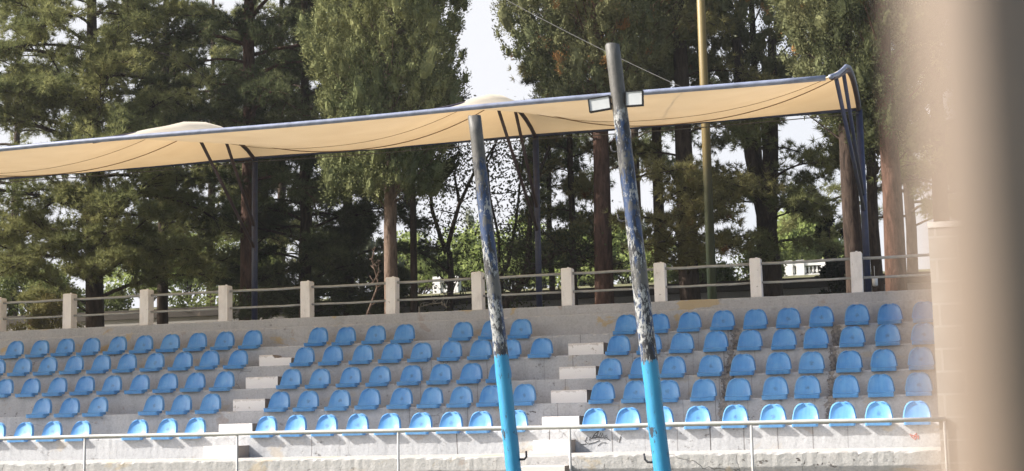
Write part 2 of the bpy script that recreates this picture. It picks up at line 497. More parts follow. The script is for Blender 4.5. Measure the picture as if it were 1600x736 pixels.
class MB:
    def __init__(s, org=(0, 0, 0)):
        s.v, s.f, s.o = [], [], Vector(org)
    def add(s, vs, fs):
        n = len(s.v)
        s.v += [Vector(v) - s.o for v in vs]
        s.f += [tuple(i + n for i in f) for f in fs]
    def box(s, x0, x1, y0, y1, z0, z1):
        s.add([(x0, y0, z0), (x1, y0, z0), (x1, y1, z0), (x0, y1, z0), (x0, y0, z1), (x1, y0, z1), (x1, y1, z1), (x0, y1, z1)],
              [(3, 2, 1, 0), (4, 5, 6, 7), (0, 1, 5, 4), (1, 2, 6, 5), (2, 3, 7, 6), (3, 0, 4, 7)])
    def tube(s, pts, rad, n=8, cap=True):
        pts = [Vector(p) for p in pts]
        if not hasattr(rad, '__len__'):
            rad = [rad] * len(pts)
        rings = []
        ref = None
        for i, p in enumerate(pts):
            t = (pts[min(i + 1, len(pts) - 1)] - pts[max(i - 1, 0)])
            if t.length < 1e-9:
                t = Vector((0, 0, 1))
            t.normalize()
            if ref is None:
                ref = Vector((0, 0, 1)) if abs(t.z) < 0.9 else Vector((1, 0, 0))
            a = t.cross(ref).normalized()
            b = a.cross(t).normalized()
            ref = b
            rings.append([p + (a * cos(2 * pi * k / n) + b * sin(2 * pi * k / n)) * rad[i] for k in range(n)])
        base = 0
        vs = [v for r in rings for v in r]
        fs = []
        for i in range(len(rings) - 1):
            for k in range(n):
                k2 = (k + 1) % n
                fs.append((i * n + k, (i + 1) * n + k, (i + 1) * n + k2, i * n + k2))
        if cap:
            fs.append(tuple(range(n)))
            fs.append(tuple(reversed(range((len(rings) - 1) * n, len(rings) * n))))
        s.add(vs, fs)
    def bar(s, a, b, wx, wy):
        """square bar from a to b"""
        s.tube([a, b], wx * 0.7071, 4)
    def build(s, name, mat, parent=None, smooth=False, loc=None):
        return obj(name, s.v, s.f, mat, parent, smooth, loc)

def nfix(o):
    import bmesh
    bm = bmesh.new(); bm.from_mesh(o.data)
    bmesh.ops.recalc_face_normals(bm, faces=bm.faces)
    bm.to_mesh(o.data); bm.free()
    return o

# ------------------------------------------------------------------ setting: ground
UP = 3.0
gx = [-400, -60, -30, 30, 400]
gy = [(-400, 0), (18.6, 0), (23.4, 0.0), (23.45, UP), (33.5, UP), (36, UP + 0.6), (52, 6.6), (80, 9.1), (160, 10.5), (900, 11.0)]
v, f = [], []
for y, z in gy:
    for x in gx:
        v.append((x, y, z))
for j in range(len(gy) - 1):
    for i in range(len(gx) - 1):
        a = j * len(gx) + i
        f.append((a, a + 1, a + 1 + len(gx), a + len(gx)))
g = obj('ground', v, f, M['earth'])
g['kind'] = 'structure'

# ------------------------------------------------------------------ concrete stand
D = {1: 20.20, 2: 20.68, 3: 21.16, 4: 21.64, 5: 22.12}
LIPZ = {1: -0.0050 * 20.2, 2: 0.0136 * 20.68, 3: 0.0303 * 21.16, 4: 0.0469 * 21.64, 5: 0.0612 * 22.12}
T = {k: 1.6 + LIPZ[k] + 0.027 for k in D}
YR = {k: D[k] + 0.075 for k in D}
YR[6] = 22.66
T[6] = 1.6 + 0.0765 * YR[6]
LEDGE_Y, LEDGE_Z = 18.3, 1.205
X0, X1 = -27.0, 2.2

def step_mesh(y0, y1, z0, z1, seed, chip=0.012):
    """one long concrete step with a worn, chipped nosing"""
    rg = random.Random(seed)
    n = int((X1 - X0) / 0.06)
    vs, fs = [], []
    for i in range(n + 1):
        x = X0 + (X1 - X0) * i / n
        c = rg.random() ** 4 * chip * 2.0 + 0.004
        j = rg.uniform(-0.003, 0.003)
        dz = rg.random() ** 5 * chip * 1.6
        vs += [(x, y0, z0), (x, y0 + j, z1 - c - 0.006 - dz), (x, y0 + c, z1 - dz * 0.6), (x, y0 + 0.06, z1), (x, y1, z1)]
    for i in range(n):
        for k in range(4):
            a = i * 5 + k
            fs.append((a, a + 5, a + 6, a + 1))
    fs.append(tuple(range(5)))
    fs.append(tuple(reversed(range(n * 5, n * 5 + 5))))
    return vs, fs

stand = tag(empty('concrete_stand', (-8, LEDGE_Y, 0)), 'weathered grey concrete stand of stepped terraces holding blue seats', 'grandstand')
SO = Vector(stand.location)
def spart(name, vs, fs, mat):
    return nfix(obj(name, [Vector(p) - SO for p in vs], fs, mat, stand))
for k in range(1, 6):
    z0 = (T[k - 1] if k > 1 else LEDGE_Z) - 0.03
    vs, fs = step_mesh(YR[k], YR[k + 1] + 0.02, z0, T[k], 40 + k)
    spart('terrace_step', vs, fs, M['step_low'] if k == 1 else M['step'])
vs, fs = step_mesh(YR[6], 23.45, T[5] - 0.03, T[6], 51)
spart('top_step', vs, fs, M['parapet'])
vs, fs = step_mesh(22.74, 23.10, T[6] - 0.02, 3.485, 52, 0.006)
spart('parapet', vs, fs, M['parapet'])
vs, fs = step_mesh(LEDGE_Y, YR[1] + 0.02, -0.05, LEDGE_Z, 53, 0.012)
spart('lower_ledge', vs, fs, M['wall_low'])

# scrawled marks on the bottom riser
def scrawl(pts, name, mat, rad):
    for line in pts:
        m = MB(SO)
        P = [at(u, v_, YR[1] - 0.004) for u, v_ in line]
        m.tube([Vector((p.x, YR[1] - 0.002, p.z)) for p in P], rad, 5)
        m.build(name, mat, stand)
Z = lambda a: [(760 + x / 5.333, 600 + y / 5.333) for x, y in a]
scrawl([Z([(838, 440), (822, 480), (850, 500), (900, 488), (945, 470)]),
        Z([(865, 440), (858, 470)]), Z([(880, 455), (905, 415), (925, 400), (935, 390), (925, 420), (905, 455), (890, 425), (940, 440), (955, 405)]),
        Z([(950, 450), (970, 410), (975, 440), (1000, 425), (985, 455), (1010, 440)]),
        Z([(1005, 455), (1030, 470)]), Z([(930, 515), (960, 490), (1000, 490)]), Z([(1120, 435), (1105, 490)]), Z([(790, 505), (830, 500)]),
        Z([(870, 455), (920, 445), (990, 450)])], 'graffiti_stroke', M['graffiti'], 0.005)
Z2 = lambda a: [(1250 + x / 5.333, 600 + y / 5.333) for x, y in a]
scrawl([Z2([(915, 415), (930, 440), (945, 455), (955, 425), (970, 410), (975, 445), (955, 465)]), Z2([(930, 425), (965, 440), (990, 430), (985, 460)])],
       'graffiti_stroke', M['graffiti_red'], 0.005)

# white half-step blocks in the two aisles
blocks = [
    (405, 455, 3, 'left', 'chipped white step block in the left aisle, highest of its flight'),
    (384, 434, 2, 'left', 'white step block in the left aisle, second from the top'),
    (364, 414, 1, 'left', 'white step block with small cracks in the left aisle, third from the top'),
    (342, 394, 0, 'left', 'sunlit clean white step block above the rail in the left aisle'),
    (318, 372, -1, 'left', 'white step block on the lower ledge below the left aisle'),
    (888, 943, 3, 'right', 'spalled white step block in the right aisle, highest of its flight'),
    (874, 931, 2, 'right', 'white step block in the right aisle, second from the top'),
    (861, 917, 1, 'right', 'white step block split by a long crack in the right aisle'),
    (847, 905, 0, 'right', 'sunlit white step block above the rail in the right aisle'),
    (833, 889, -1, 'right', 'white step block on the ledge beside black graffiti in the right aisle'),
    (815, 884, -2, 'right', 'worn white step block at the bottom edge, below the right aisle'),
]
for u0, u1, k, side, lab in blocks:
    if k >= 0:
        kk = k + 1                                # stands on tread kk against riser kk+1
        zb, yb = T[kk], YR[kk + 1]
        d, h = 0.30, 0.185
    elif k == -1:
        zb, yb, d, h = LEDGE_Z, YR[1], 0.36, 0.18
    else:
        zb, yb, d, h = 0.0, LEDGE_Y, 0.34, 1.085
    vv = 368
    yf = yb - d
    # u at the height of the block
    def xu(u):
        lo, hi = 300, 800
        for _ in range(40):
            md = (lo + hi) / 2
            if at(u, md, yf).z > zb + h / 2: lo = md
            else: hi = md
        return at(u, lo, yf).x
    xa, xb = xu(u0), xu(u1)
    m = MB()
    rg = random.Random(u0)
    n = 12
    L = xb - xa
    vs, fs = [], []
    for i in range(n + 1):
        x = -L / 2 + L * i / n
        c = 0.004 + rg.random() ** 3 * (0.03 if k in (3, 2) else 0.012)
        top = h
        if k == 3 and side == 'left':
            top = h if i <= 5 else h - 0.05 - rg.random() * 0.012
        vs += [(x, -d, 0), (x, -d, top - c), (x, -d + c, top), (x, 0, top), (x, 0, 0)]
    for i in range(n):
        for q in range(4):
            a = i * 5 + q
            fs.append((a, a + 5, a + 6, a + 1))
    fs.append(tuple(range(5)))
    fs.append(tuple(reversed(range(n * 5, n * 5 + 5))))
    o = nfix(obj('step_block', vs, fs, M['white_step'], None, False, ((xa + xb) / 2, yb - 0.002, zb + 0.002)))
    tag(o, lab, 'step', 'white step blocks in the aisles')

# ------------------------------------------------------------------ seats
prof = [  # y, z, half width
    (0.000, 0.050, 0.166), (0.018, 0.057, 0.170), (0.07, 0.057, 0.171), (0.125, 0.060, 0.171), (0.165, 0.070, 0.170), (0.188, 0.090, 0.168),
    (0.203, 0.122, 0.165), (0.216, 0.165, 0.158), (0.227, 0.208, 0.148), (0.236, 0.242, 0.133), (0.243, 0.270, 0.111), (0.248, 0.290, 0.082), (0.251, 0.305, 0.040)]
NT = 13
def seat_part(i0, i1, top):
    vs, fs = [], []
    for i in range(i0, i1 + 1):
        y, z, hw = prof[i]
        a = prof[max(i - 1, 0)]; b = prof[min(i + 1, len(prof) - 1)]
        t = Vector((0, b[0] - a[0], b[1] - a[1])).normalized()
        nrm = Vector((0, -t.z, t.y))
        for q in range(NT):
            s = -1 + 2 * q / (NT - 1)
            s = math.copysign(abs(s) ** 0.85, s)
            lift = (0.030 if i > 4 else 0.012) * abs(s) ** 3 - 0.006
            vs.append(Vector((hw * s, y, z)) + nrm * lift)
    nr = i1 - i0 + 1
    for i in range(nr - 1):
        for q in range(NT - 1):
            a = i * NT + q
            fs.append((a, a + 1, a + 1 + NT, a + NT))
    # boundary rim -> flange
    loop = []
    if not top:
        loop = [(i, 0) for i in range(nr - 1, -1, -1)] + [(0, q) for q in range(1, NT)] + [(i, NT - 1) for i in range(1, nr)]
    else:
        loop = [(i, 0) for i in range(nr)] + [(nr - 1, q) for q in range(1, NT)] + [(i, NT - 1) for i in range(nr - 2, -1, -1)]
    base = len(vs)
    for i, q in loop:
        p = vs[i * NT + q]
        vs.append(p.copy())
        if not top:
            k = max(0, min(1, (p.y - 0.08) / 0.08))
            vs.append(Vector((p.x * (1.0), p.y + 0.012 * (1 if i == 0 else 0), (1 - k) * 0.0 + k * (p.z - 0.045))))
        else:
            vs.append(p + Vector((0.017 * (1 if p.x > 0 else -1) * min(1, abs(p.x) / 0.12), 0.036, -0.004 + 0.018 * min(1, max(0, (p.z - 0.2) / 0.09)))))
    for j in range(len(loop) - 1):
        a = base + 2 * j
        fs.append((a, a + 2, a + 3, a + 1))
    me_v = [tuple(p) for p in vs]
    return me_v, fs
sv, sf = seat_part(0, 4, False)
bv, bf = seat_part(4, 12, True)
seat_root = empty('stadium_seat')
seat_pan = obj('seat_pan', sv, sf, M['seat'], seat_root, True)
seat_back = obj('backrest', bv, bf, M['seat'], seat_root, True)
for o in (seat_pan, seat_back):
    nfix(o)

SEATS = {
5:[-1.25,38.75,78.75,118.75,160,201,243,285.5,328,371.75,474.5,518,564.5,610,701,747,793,957.5,1007.7,1057.5,1109.5,1161.5,1213,1265,1320.7,1372,1427],
4:[-30,10.75,51,91.75,134,175,217.5,261.75,303.75,348,452.5,497,544.5,590.5,635.75,682.5,730,775,824.5,945.75,994.5,1045,1099,1151.75,1205,1256,1312,1368.75,1425.5],
3:[-19,23.25,65,108,150.5,193.75,238,280.75,325.75,431,476,524,571,620,666,713,758.75,932,982,1031,1089.5,1140.3,1197,1248,1307,1362,1420.5],
2:[40,83.75,128,215.5,258.75,304,412,457.5,506.75,553.75,603.75,650.75,697.5,744,796,919.5,970.5,1021,1078.75,1133,1190.5,1241.5,1301.5,1357,1416],
1:[-33,10.3,55.3,100.3,189.4,235.3,279.4,391,437,485.6,534.4,584,633,681,728,783,906,958.75,1010,1069,1127,1186,1237.5,1296,1352,1413]}
LINE = {5:(12,558.7,1391,507),4:(24,587.5,1387.5,540.5),3:(37.5,620.5,1382,579.5),2:(55,652,1377.5,621.5),1:(25,692,1315.6,664.7)}
ROWN = {5: 'top row', 4: 'second row from the top', 3: 'middle row', 2: 'lowest shaded row', 1: 'sunlit bottom row'}
ORD = ['nearest', 'second', 'third', 'fourth', 'fifth', 'sixth', 'seventh', 'eighth', 'ninth', 'tenth', 'eleventh']
AISLE = {5: (420, 880), 4: (400, 880), 3: (380, 850), 2: (360, 860), 1: (340, 850)}
first = True
for k in (5, 4, 3, 2, 1):
    x0, y0, x1, y1 = LINE[k]
    bl = {'l': [], 'm': [], 'r': []}
    for u in SEATS[k]:
        bl['l' if u < AISLE[k][0] else 'm' if u < AISLE[k][1] else 'r'].append(u)
    for bkey, us in bl.items():
        for idx, u in enumerate(us):
            vv = y0 + (u - x0) * (y1 - y0) / (x1 - x0)
            x = at(u, vv, D[k]).x + 0.165
            if first:
                rt, pn, bk = seat_root, seat_pan, seat_back
                first = False
            else:
                rt = seat_root.copy(); COL.objects.link(rt)
                pn = seat_pan.copy(); COL.objects.link(pn); pn.parent = rt
                bk = seat_back.copy(); COL.objects.link(bk); bk.parent = rt
            for q_ in (pn, bk):
                f_ = {5: 0.0, 4: 0.05, 3: 0.1, 2: 0.17, 1: 0.26}[k] + random.uniform(0, 0.08)
                q_.color = (f_, f_, f_, 1)
            rt.location = (x, D[k] + random.uniform(-0.006, 0.006), T[k] - 0.027 + random.uniform(-0.003, 0.003))
            rt.rotation_euler = (random.uniform(-0.02, 0.02), random.uniform(-0.012, 0.012), random.uniform(-0.025, 0.025))
            if bkey == 'l':
                n = len(us) - idx
                pos = f'{ORD[n-1]} to the left of the left aisle'
            elif bkey == 'm':
                pos = f'{ORD[idx]} to the right of the left aisle'
            else:
                pos = f'{ORD[idx]} to the right of the right aisle'
            tag(rt, f'blue seat {pos}, {ROWN[k]}', 'stadium seat', f'blue seats in the {ROWN[k]}')

# ------------------------------------------------------------------ railing on the parapet
POST_U = [-6, 104, 224, 347.5, 475.5, 608.5, 743, 883, 1028, 1178, 1335, 1493]
PZ = 3.485
top_rail = tag(empty('parapet_railing', (-8, 22.9, PZ)), 'pale concrete posts joined by two grey rails along the stand top', 'railing')
RO_ = Vector(top_rail.location)
def xz(u, z, Y):
    lo, hi = -600, 1400
    for _ in range(50):
        md = (lo + hi) / 2
        if at(u, md, Y).z > z: lo = md
        else: hi = md
    return at(u, lo, Y).x
PX = []
for i, u in enumerate(POST_U):
    x = xz(u - 6, PZ + 0.3, 22.80)
    PX.append(x + 0.085)
    m = MB(RO_)
    hh = 0.62 + random.uniform(-0.012, 0.012)
    w2, y0_, y1_ = 0.085, 22.80, 22.99
    c = 0.012
    lx = random.uniform(-0.008, 0.008)
    X = x + 0.085
    vs = []
    for z, ins, dx in ((PZ - 0.02, 0, 0), (PZ + hh - 0.015, 0, lx), (PZ + hh, c, lx)):
        vs += [(X - w2 + ins + dx, y0_ + ins, z), (X + w2 - ins + dx, y0_ + ins, z), (X + w2 - ins + dx, y1_ - ins, z), (X - w2 + ins + dx, y1_ - ins, z)]
    fs = []
    for r_ in (0, 4):
        for q in range(4):
            fs.append((r_ + q, r_ + (q + 1) % 4, r_ + 4 + (q + 1) % 4, r_ + 4 + q))
    fs.append((8, 9, 10, 11))
    m.add(vs, fs)
    m.tube([(X + 0.01, 22.9, PZ + hh - 0.01), (X + 0.012, 22.9, PZ + hh + 0.02)], 0.018, 6)
    m.build('post', M['post'], top_rail)
for i in range(len(PX) - 1):
    for zz, rr in ((0.53, 0.022), (0.235, 0.019)):
        m = MB(RO_)
        a, b = PX[i] + 0.08, PX[i + 1] - 0.08
        pts = [(a + (b - a) * t, 22.90, PZ + zz - 0.012 * 4 * t * (1 - t) * random.uniform(0, 1)) for t in (0, .25, .5, .75, 1)]
        m.tube(pts, rr, 8)
        m.build('rail', M['rail'], top_rail, True)

# front railing
FR_Y = 18.02
FR_Z = 1.6 - 0.0018 * FR_Y
fr = tag(empty('front_railing', (-8, FR_Y, 0)), 'low pale grey pipe railing in front of the bottom row', 'railing')
FO = Vector(fr.location)
m = MB(FO)
xe = xz(1478, FR_Z, FR_Y)
pts = []
n = 30
for i in range(n + 1):
    x = -24 + (xe + 24) * i / n
    pts.append((x, FR_Y + random.uniform(-.004, .004), FR_Z + random.uniform(-0.005, 0.005)))
m.tube(pts, 0.027, 10)
m.build('top_rail', M['rail_white'], fr, True)
fu = [132, 370.5, 622.5, 891, 1175.5, 1478]
fx = [xz(u, 1.2, FR_Y) for u in fu]
fx = [fx[0] - 2 * 2.35, fx[0] - 2.35] + fx
for x in fx:
    m = MB(FO)
    m.tube([(x, FR_Y, 0), (x, FR_Y, FR_Z - 0.02)], 0.017, 8)
    m.build('post', M['rail'], fr, True)

# ------------------------------------------------------------------ shade canopy
YF, YB = 18.72, 24.3
ZF, ZB = 0.2302 * YF + 1.6, 0.2076 * YB + 1.6
ARCH = [(18.72, 4.305), (19.8, 4.62), (20.8, 4.93), (21.7, 5.205), (22.4, 5.34), (23.05, 5.36), (23.6, 5.29), (24.0, 5.18), (24.3, 5.045)]
def arch_z(y, end=False):
    if end:                                       # the last arch is bent lower
        t = (y - YF) / (YB - YF)
        return arch_z(y) - 0.075 * sin(pi * min(1, max(0, t)))
    for (a, za), (b, zb) in zip(ARCH, ARCH[1:]):
        if y <= b + 1e-6:
            t = (y - a) / (b - a)
            return za + (zb - za) * t + 1.6
    return ARCH[-1][1] + 1.6
px_ = [xz(398, 5.0, YB), xz(840, 5.0, YB), xz(1345, 6.0, YB)]
bay = px_[1] - px_[0]
PXS = [px_[0] - 2 * bay - 0.9, px_[0] - bay - 0.9] + px_
can = tag(empty('shade_canopy', (px_[1], YB, UP)), 'long tan fabric shade canopy on navy posts above the seats', 'canopy')
CO = Vector(can.location)
def fab(x, y):
    for a, b in zip(PXS, PXS[1:]):
        if x <= b + 1e-6:
            s = (x - a) / (b - a)
            break
    wgt = abs(2 * s - 1) ** 2.3
    t = (y - YF) / (YB - YF)
    line = ZF + (ZB - ZF) * t - 0.13 * 4 * t * (1 - t)
    edge = -0.03 * (1 - abs(2 * s - 1) ** 2) * (1 if t > 0.5 else 0) * t
    az_ = arch_z(y, b == PXS[-1] and s > 0.5)
    return wgt * az_ + (1 - wgt) * line + edge
NX, NY = 40 * (len(PXS) - 1), 30
vs, fs = [], []
for i in range(NX + 1):
    k_ = min(i // 40, len(PXS) - 2)
    x = PXS[k_] + (PXS[k_ + 1] - PXS[k_]) * (i - 40 * k_) / 40
    for j in range(NY + 1):
        y = YF + (YB - YF) * j / NY
        wob = 0.006 * sin(x * 3.1 + y * 2) + 0.004 * sin(x * 7.3 - y * 5)
        vs.append(Vector((x, y, fab(x, y) + wob * (0 < j < NY))) - CO)
for i in range(NX):
    for j in range(NY):
        a = i * (NY + 1) + j
        fs.append((a, a + NY + 1, a + NY + 2, a + 1))
obj('fabric', vs, fs, M['fabric'], can, True)
m = MB(CO)
m.tube([(x, YF - 0.03, ZF + 0.012 * sin(x * 0.9)) for x in np.linspace(PXS[0], PXS[-1] - 0.05, 40)], 0.036, 10)
m.build('front_beam', M['beam'], can, True)
m = MB(CO)
m.tube([(x, YB + 0.0, ZB - 0.03) for x in np.linspace(PXS[0], PXS[-1], 30)], 0.026, 8)
m.build('back_beam', M['frame'], can, True)
m = MB(CO)
for i in range(len(PXS) - 1):
    a, b = PXS[i], PXS[i + 1]
    m.tube([(a + (b - a) * t, YB - 0.06, ZB - 0.105 - 0.03 * 4 * t * (1 - t)) for t in np.linspace(0, 1, 14)], 0.009, 5)
m.build('stay_cable', M['cable'], can, True)
for i, x in enumerate(PXS):
    m = MB(CO)
    m.tube([(x, YB, UP - 0.05), (x, YB, ZB - 0.03)], 0.055, 12)
    m.build('post', M['frame'], can, True)
    m = MB(CO)
    m.tube([(x, y, arch_z(y, i == len(PXS) - 1) - 0.06 * min(1, (y - YF) / 3.0)) for y in np.linspace(YF + 0.3, YB, 20)], 0.036, 8)
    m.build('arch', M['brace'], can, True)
    zp = 0.141 * YB + 1.6
    for yy, zz in (((21.99, 3.35 + 1.6), (23.05, 3.75 + 1.6)) if i < len(PXS) - 1 else ((19.8, 3.35 + 1.6), (21.2, 3.6 + 1.6))):
        m = MB(CO)
        m.tube([(x, YB - 0.04, zz), (x, yy, arch_z(yy, i == len(PXS) - 1) - 0.05)], 0.029, 8)
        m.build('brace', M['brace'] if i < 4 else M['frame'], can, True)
for yy, rr in ((21.35, 0.004), (22.5, 0.0085)):
    m = MB(CO)
    m.tube([(x, yy, fab(x, yy) - 0.03) for x in np.linspace(PXS[0] + 0.01, PXS[-1] - 0.01, 130)], rr, 5)
    m.build('seam_cord', M['seam'], can, True)
# laces over the end arch
m = MB(CO)
x = PXS[-1]
m.tube([(x + 0.01, y, arch_z(y, True) + 0.01) for y in np.linspace(YF, YB, 16)], 0.03, 8)
m.build('edge_tube', M['beam'], can, True)

# ------------------------------------------------------------------ leaning poles
def pole(top, bot, Y, r_top, r_bot, vblue, vgrey, label, hooks):
    A, B = at(*top, Y), at(*bot, Y)
    d = (B - A)
    base = A + d * ((A.z) / (A.z - B.z))
    axis = (A - base)
    L = axis.length
    ax = axis.normalized()
    def s_at(v):
        t = (v - top[1]) / (bot[1] - top[1])
        u = top[0] + (bot[0] - top[0]) * t
        return (at(u, v, Y) - base).length
    root = tag(empty('leaning_pole', base), label, 'pole', 'leaning painted poles')
    root.rotation_euler = ax.to_track_quat('Z', 'Y').to_euler()
    mat = pole_mat('peeling_paint', s_at(vblue), s_at(vgrey))
    m = MB()
    n = 26
    pts, rad = [], []
    for i in range(n + 1):
        t = i / n
        pts.append((random.uniform(-.003, .003), random.uniform(-.003, .003), L * t))
        rad.append(r_bot + (r_top - r_bot) * t + random.uniform(-.0015, .0015))
    pts.append((0, 0, L + 0.012)); rad.append(r_top * 0.86)
    m.tube(pts, rad, 20)
    m.build('shaft', mat, root, True)
    inv = root.rotation_euler.to_matrix().transposed()
    Lx = inv @ Vector((1, 0, 0)); Ly = inv @ Vector((0, 1, 0))
    for v, side, sz in hooks:
        s = s_at(v)
        r_ = r_bot + (r_top - r_bot) * s / L
        c = Vector((0, 0, s))
        o = Lx * side
        k = sz
        p = [c + o * (r_ - 0.02), c + o * (r_ + 0.03 * k), c + o * (r_ + 0.055 * k) + Vector((0, 0, 0.0)),
             c + o * (r_ + 0.085 * k) + Vector((0, 0, 0.03 * k)), c + o * (r_ + 0.09 * k) + Vector((0, 0, 0.10 * k))]
        m = MB()
        m.tube(p, 0.013 * k, 8)
        m.build('hook', M['hook'], root, True)
    return root, base, ax, L

LPY, RPY = 15.4, 15.0
pole((741.5, 182), (803, 736), LPY, 0.073, 0.086, 556, 252, 'shorter leaning pole, left of the other, with peeling navy paint and sky-blue foot', [(718, 1, 0.9)])
proot, pbase, pax, pL = pole((957, 71), (1035, 736), RPY, 0.078, 0.094, 566, 175, 'taller leaning pole carrying two floodlights, peeling navy paint above sky-blue foot',
     [(722, -1, 0.9), (345, -1, 0.8), (236, -1, 0.7)])

# floodlights
def floodlight(corners, label, yaw):
    Y = RPY - 0.05
    P = [at(u, v, Y) for u, v in corners]          # tl tr br bl
    c = sum(P, Vector()) / 4
    root = tag(empty('floodlight', c), label, 'floodlight', 'floodlights on the taller pole')
    ex = ((P[1] - P[0]) + (P[2] - P[3])) / 2
    ez = ((P[0] - P[3]) + (P[1] - P[2])) / 2
    W, H = ex.length, ez.length
    ex.normalize(); ez = (ez - ex * ez.dot(ex)).normalized()
    ey = ez.cross(ex)
    rot = Matrix((ex, ey, ez)).transposed()
    root.rotation_euler = rot.to_euler()
    fr_, d = 0.010, 0.05
    m = MB()
    x0, x1, z0, z1 = -W / 2, W / 2, -H / 2, H / 2
    m.box(x0, x1, 0.012, d, z0, z1)
    m.box(x0, x1, -0.012, 0.0115, z1 - fr_, z1); m.box(x0, x1, -0.012, 0.0115, z0, z0 + fr_)
    m.box(x0, x0 + fr_, -0.012, 0.0115, z0 + fr_ + .0005, z1 - fr_ - .0005); m.box(x1 - fr_, x1, -0.012, 0.0115, z0 + fr_ + .0005, z1 - fr_ - .0005)
    for q in range(7):
        xx = x0 + W * (q + 0.5) / 7
        m.box(xx - 0.004, xx + 0.004, d + 0.0005, d + 0.02, z0 + 0.01, z1 - 0.01)
    m.build('housing', M['black'], root)
    m = MB()
    m.box(x0 + fr_ + .001, x1 - fr_ - .001, -0.002, 0.0105, z0 + fr_ + .001, z1 - fr_ - .001)
    m.build('lens', M['lens'], root)
    m = MB()
    inv = rot.transposed()
    s = (c - pbase).dot(pax)
    q = inv @ (pbase + pax * s - c)
    m.tube([(0, 0.045, 0), (0, 0.09, 0), q + Vector((0, 0.05, 0))], 0.013, 6)
    m.build('bracket', M['black'], root)
floodlight([(917, 155), (951.5, 149), (956, 169.5), (922.5, 175.5)], 'tilted square floodlight on the left side of the taller pole', 0)
floodlight([(976.5, 142.5), (1004, 140.5), (1005, 164.5), (977.5, 166.5)], 'upright square floodlight on the right side of the taller pole', 0)

# overhead wire from above the frame to the canopy's front beam
A, B = at(1078, 142, YF - 0.05), at(600, -112, 20.5)
m = MB(B)
pts = []
for i in range(25):
    t = i / 24
    p = B.lerp(A, t)
    pts.append(p - Vector((0, 0, 0.10 * 4 * t * (1 - t))))
m.tube(pts, 0.0048, 6)
o = m.build('overhead_cable', M['cable'], None, True, B)
tag(o, 'thin grey wire slanting down behind the taller pole to the canopy', 'cable')

# ------------------------------------------------------------------ block wall and near bar at the right
BW_Y = 18.05
bx = xz(1459, 2.6, BW_Y)
bwz = at(1458, 356, BW_Y).z
bw = tag(empty('block_wall', (bx + 1.6, BW_Y, 0)), 'pale block wall at the right end of the stand', 'wall')
m = MB(Vector(bw.location))
m.box(bx, bx + 4.5, BW_Y, 22.2, -0.05, bwz)
m.build('blockwork', M['block'], bw)
m = MB(Vector(bw.location))
m.box(bx - 0.004, bx + 4.6, BW_Y - 0.01, 22.3, bwz + 0.002, bwz + 0.07)
m.build('cap', M['post'], bw)

bar_d = 0.205
def near(u, v, dist):
    d = _f + CR * ((u - 800) / F) - CU * ((v - 368) / F)
    return EYE + d * dist
eL, eM = near(1428, 300, bar_d), near(1530, 300, bar_d - 0.008)
a2 = Vector((eL.x, eL.y)); b2 = Vector((eM.x, eM.y))
fd = (b2 - a2)
side_ = Vector((-fd.y, fd.x)).normalized() * 0.024          # back edge of the tube, away from the camera
if side_.y < 0: side_ = -side_
c2 = b2 + Vector((fd.y, -fd.x)).normalized() * (-0.04 if Vector((fd.y, -fd.x)).y < 0 else 0.04)
d2 = a2 + (c2 - b2)
ring = []
cor = [a2, b2, c2, d2]
for i_, p_ in enumerate(cor):                               # small bevel on each edge
    pv, nx_ = cor[i_ - 1], cor[(i_ + 1) % 4]
    ring += [p_ + (pv - p_).normalized() * 0.0012, p_ + (nx_ - p_).normalized() * 0.0012]
c = Vector((a2.x, a2.y, 0))
vs = [(q.x - c.x, q.y - c.y, z) for z in (0.0, 2.3) for q in ring]
fs = [(i, (i + 1) % 8, 8 + (i + 1) % 8, 8 + i) for i in range(8)] + [tuple(reversed(range(8))), tuple(range(8, 16))]
o = nfix(obj('gate_bar', vs, fs, M['bar'], None, False, c))
tag(o, 'beige square gate bar close to the camera, out of focus', 'bar')

# tall thin mast behind the stand
A = at(1113, 468, 27.4)
m = MB((A.x, 27.4, UP))
m.tube([(A.x, 27.4, UP), (A.x, 27.4, 8.0), (A.x, 27.4, 15)], [0.09, 0.083, 0.072], 12)
mm, nt_, b_ = newmat('mast_paint')
tc_ = N(nt_, 'ShaderNodeTexCoord').outputs['Object']
sx_ = N(nt_, 'ShaderNodeSeparateXYZ'); nt_.links.new(tc_, sx_.inputs[0])
zz_ = mth(nt_, 'DIVIDE', mth(nt_, 'ADD', sx_.outputs[2], mth(nt_, 'MULTIPLY', noise(nt_, tc_, 2, 4), 0.8)), 10.0)
nt_.links.new(ramp(nt_, zz_, [(0.12, (0.03, 0.05, 0.033)), (0.34, (0.055, 0.055, 0.028)), (0.42, (0.17, 0.12, 0.042)), (0.7, (0.22, 0.165, 0.06))]), b_.inputs['Base Color'])
o = m.build('mast', mm, None, True, (A.x, 27.4, UP))
tag(o, 'tall thin mast, ochre above and green below, behind the stand', 'mast')

# ------------------------------------------------------------------ boundary wall and far things
WY = 34.0
wt = 1.6 + 0.0945 * WY
bd = tag(empty('boundary_wall', (-15, WY, UP)), 'long grey boundary wall with dark coping along its top, behind the trees', 'wall')
m = MB(Vector(bd.location))
m.box(-50, 14, WY, WY + 0.2, UP - 0.3, wt - 0.24)
m.build('wall_body', M['boundary'], bd)
m = MB(Vector(bd.location))
m.box(-50, 14, WY - 0.05, WY + 0.25, wt - 0.238, wt)
m.build('band', M['band'], bd)

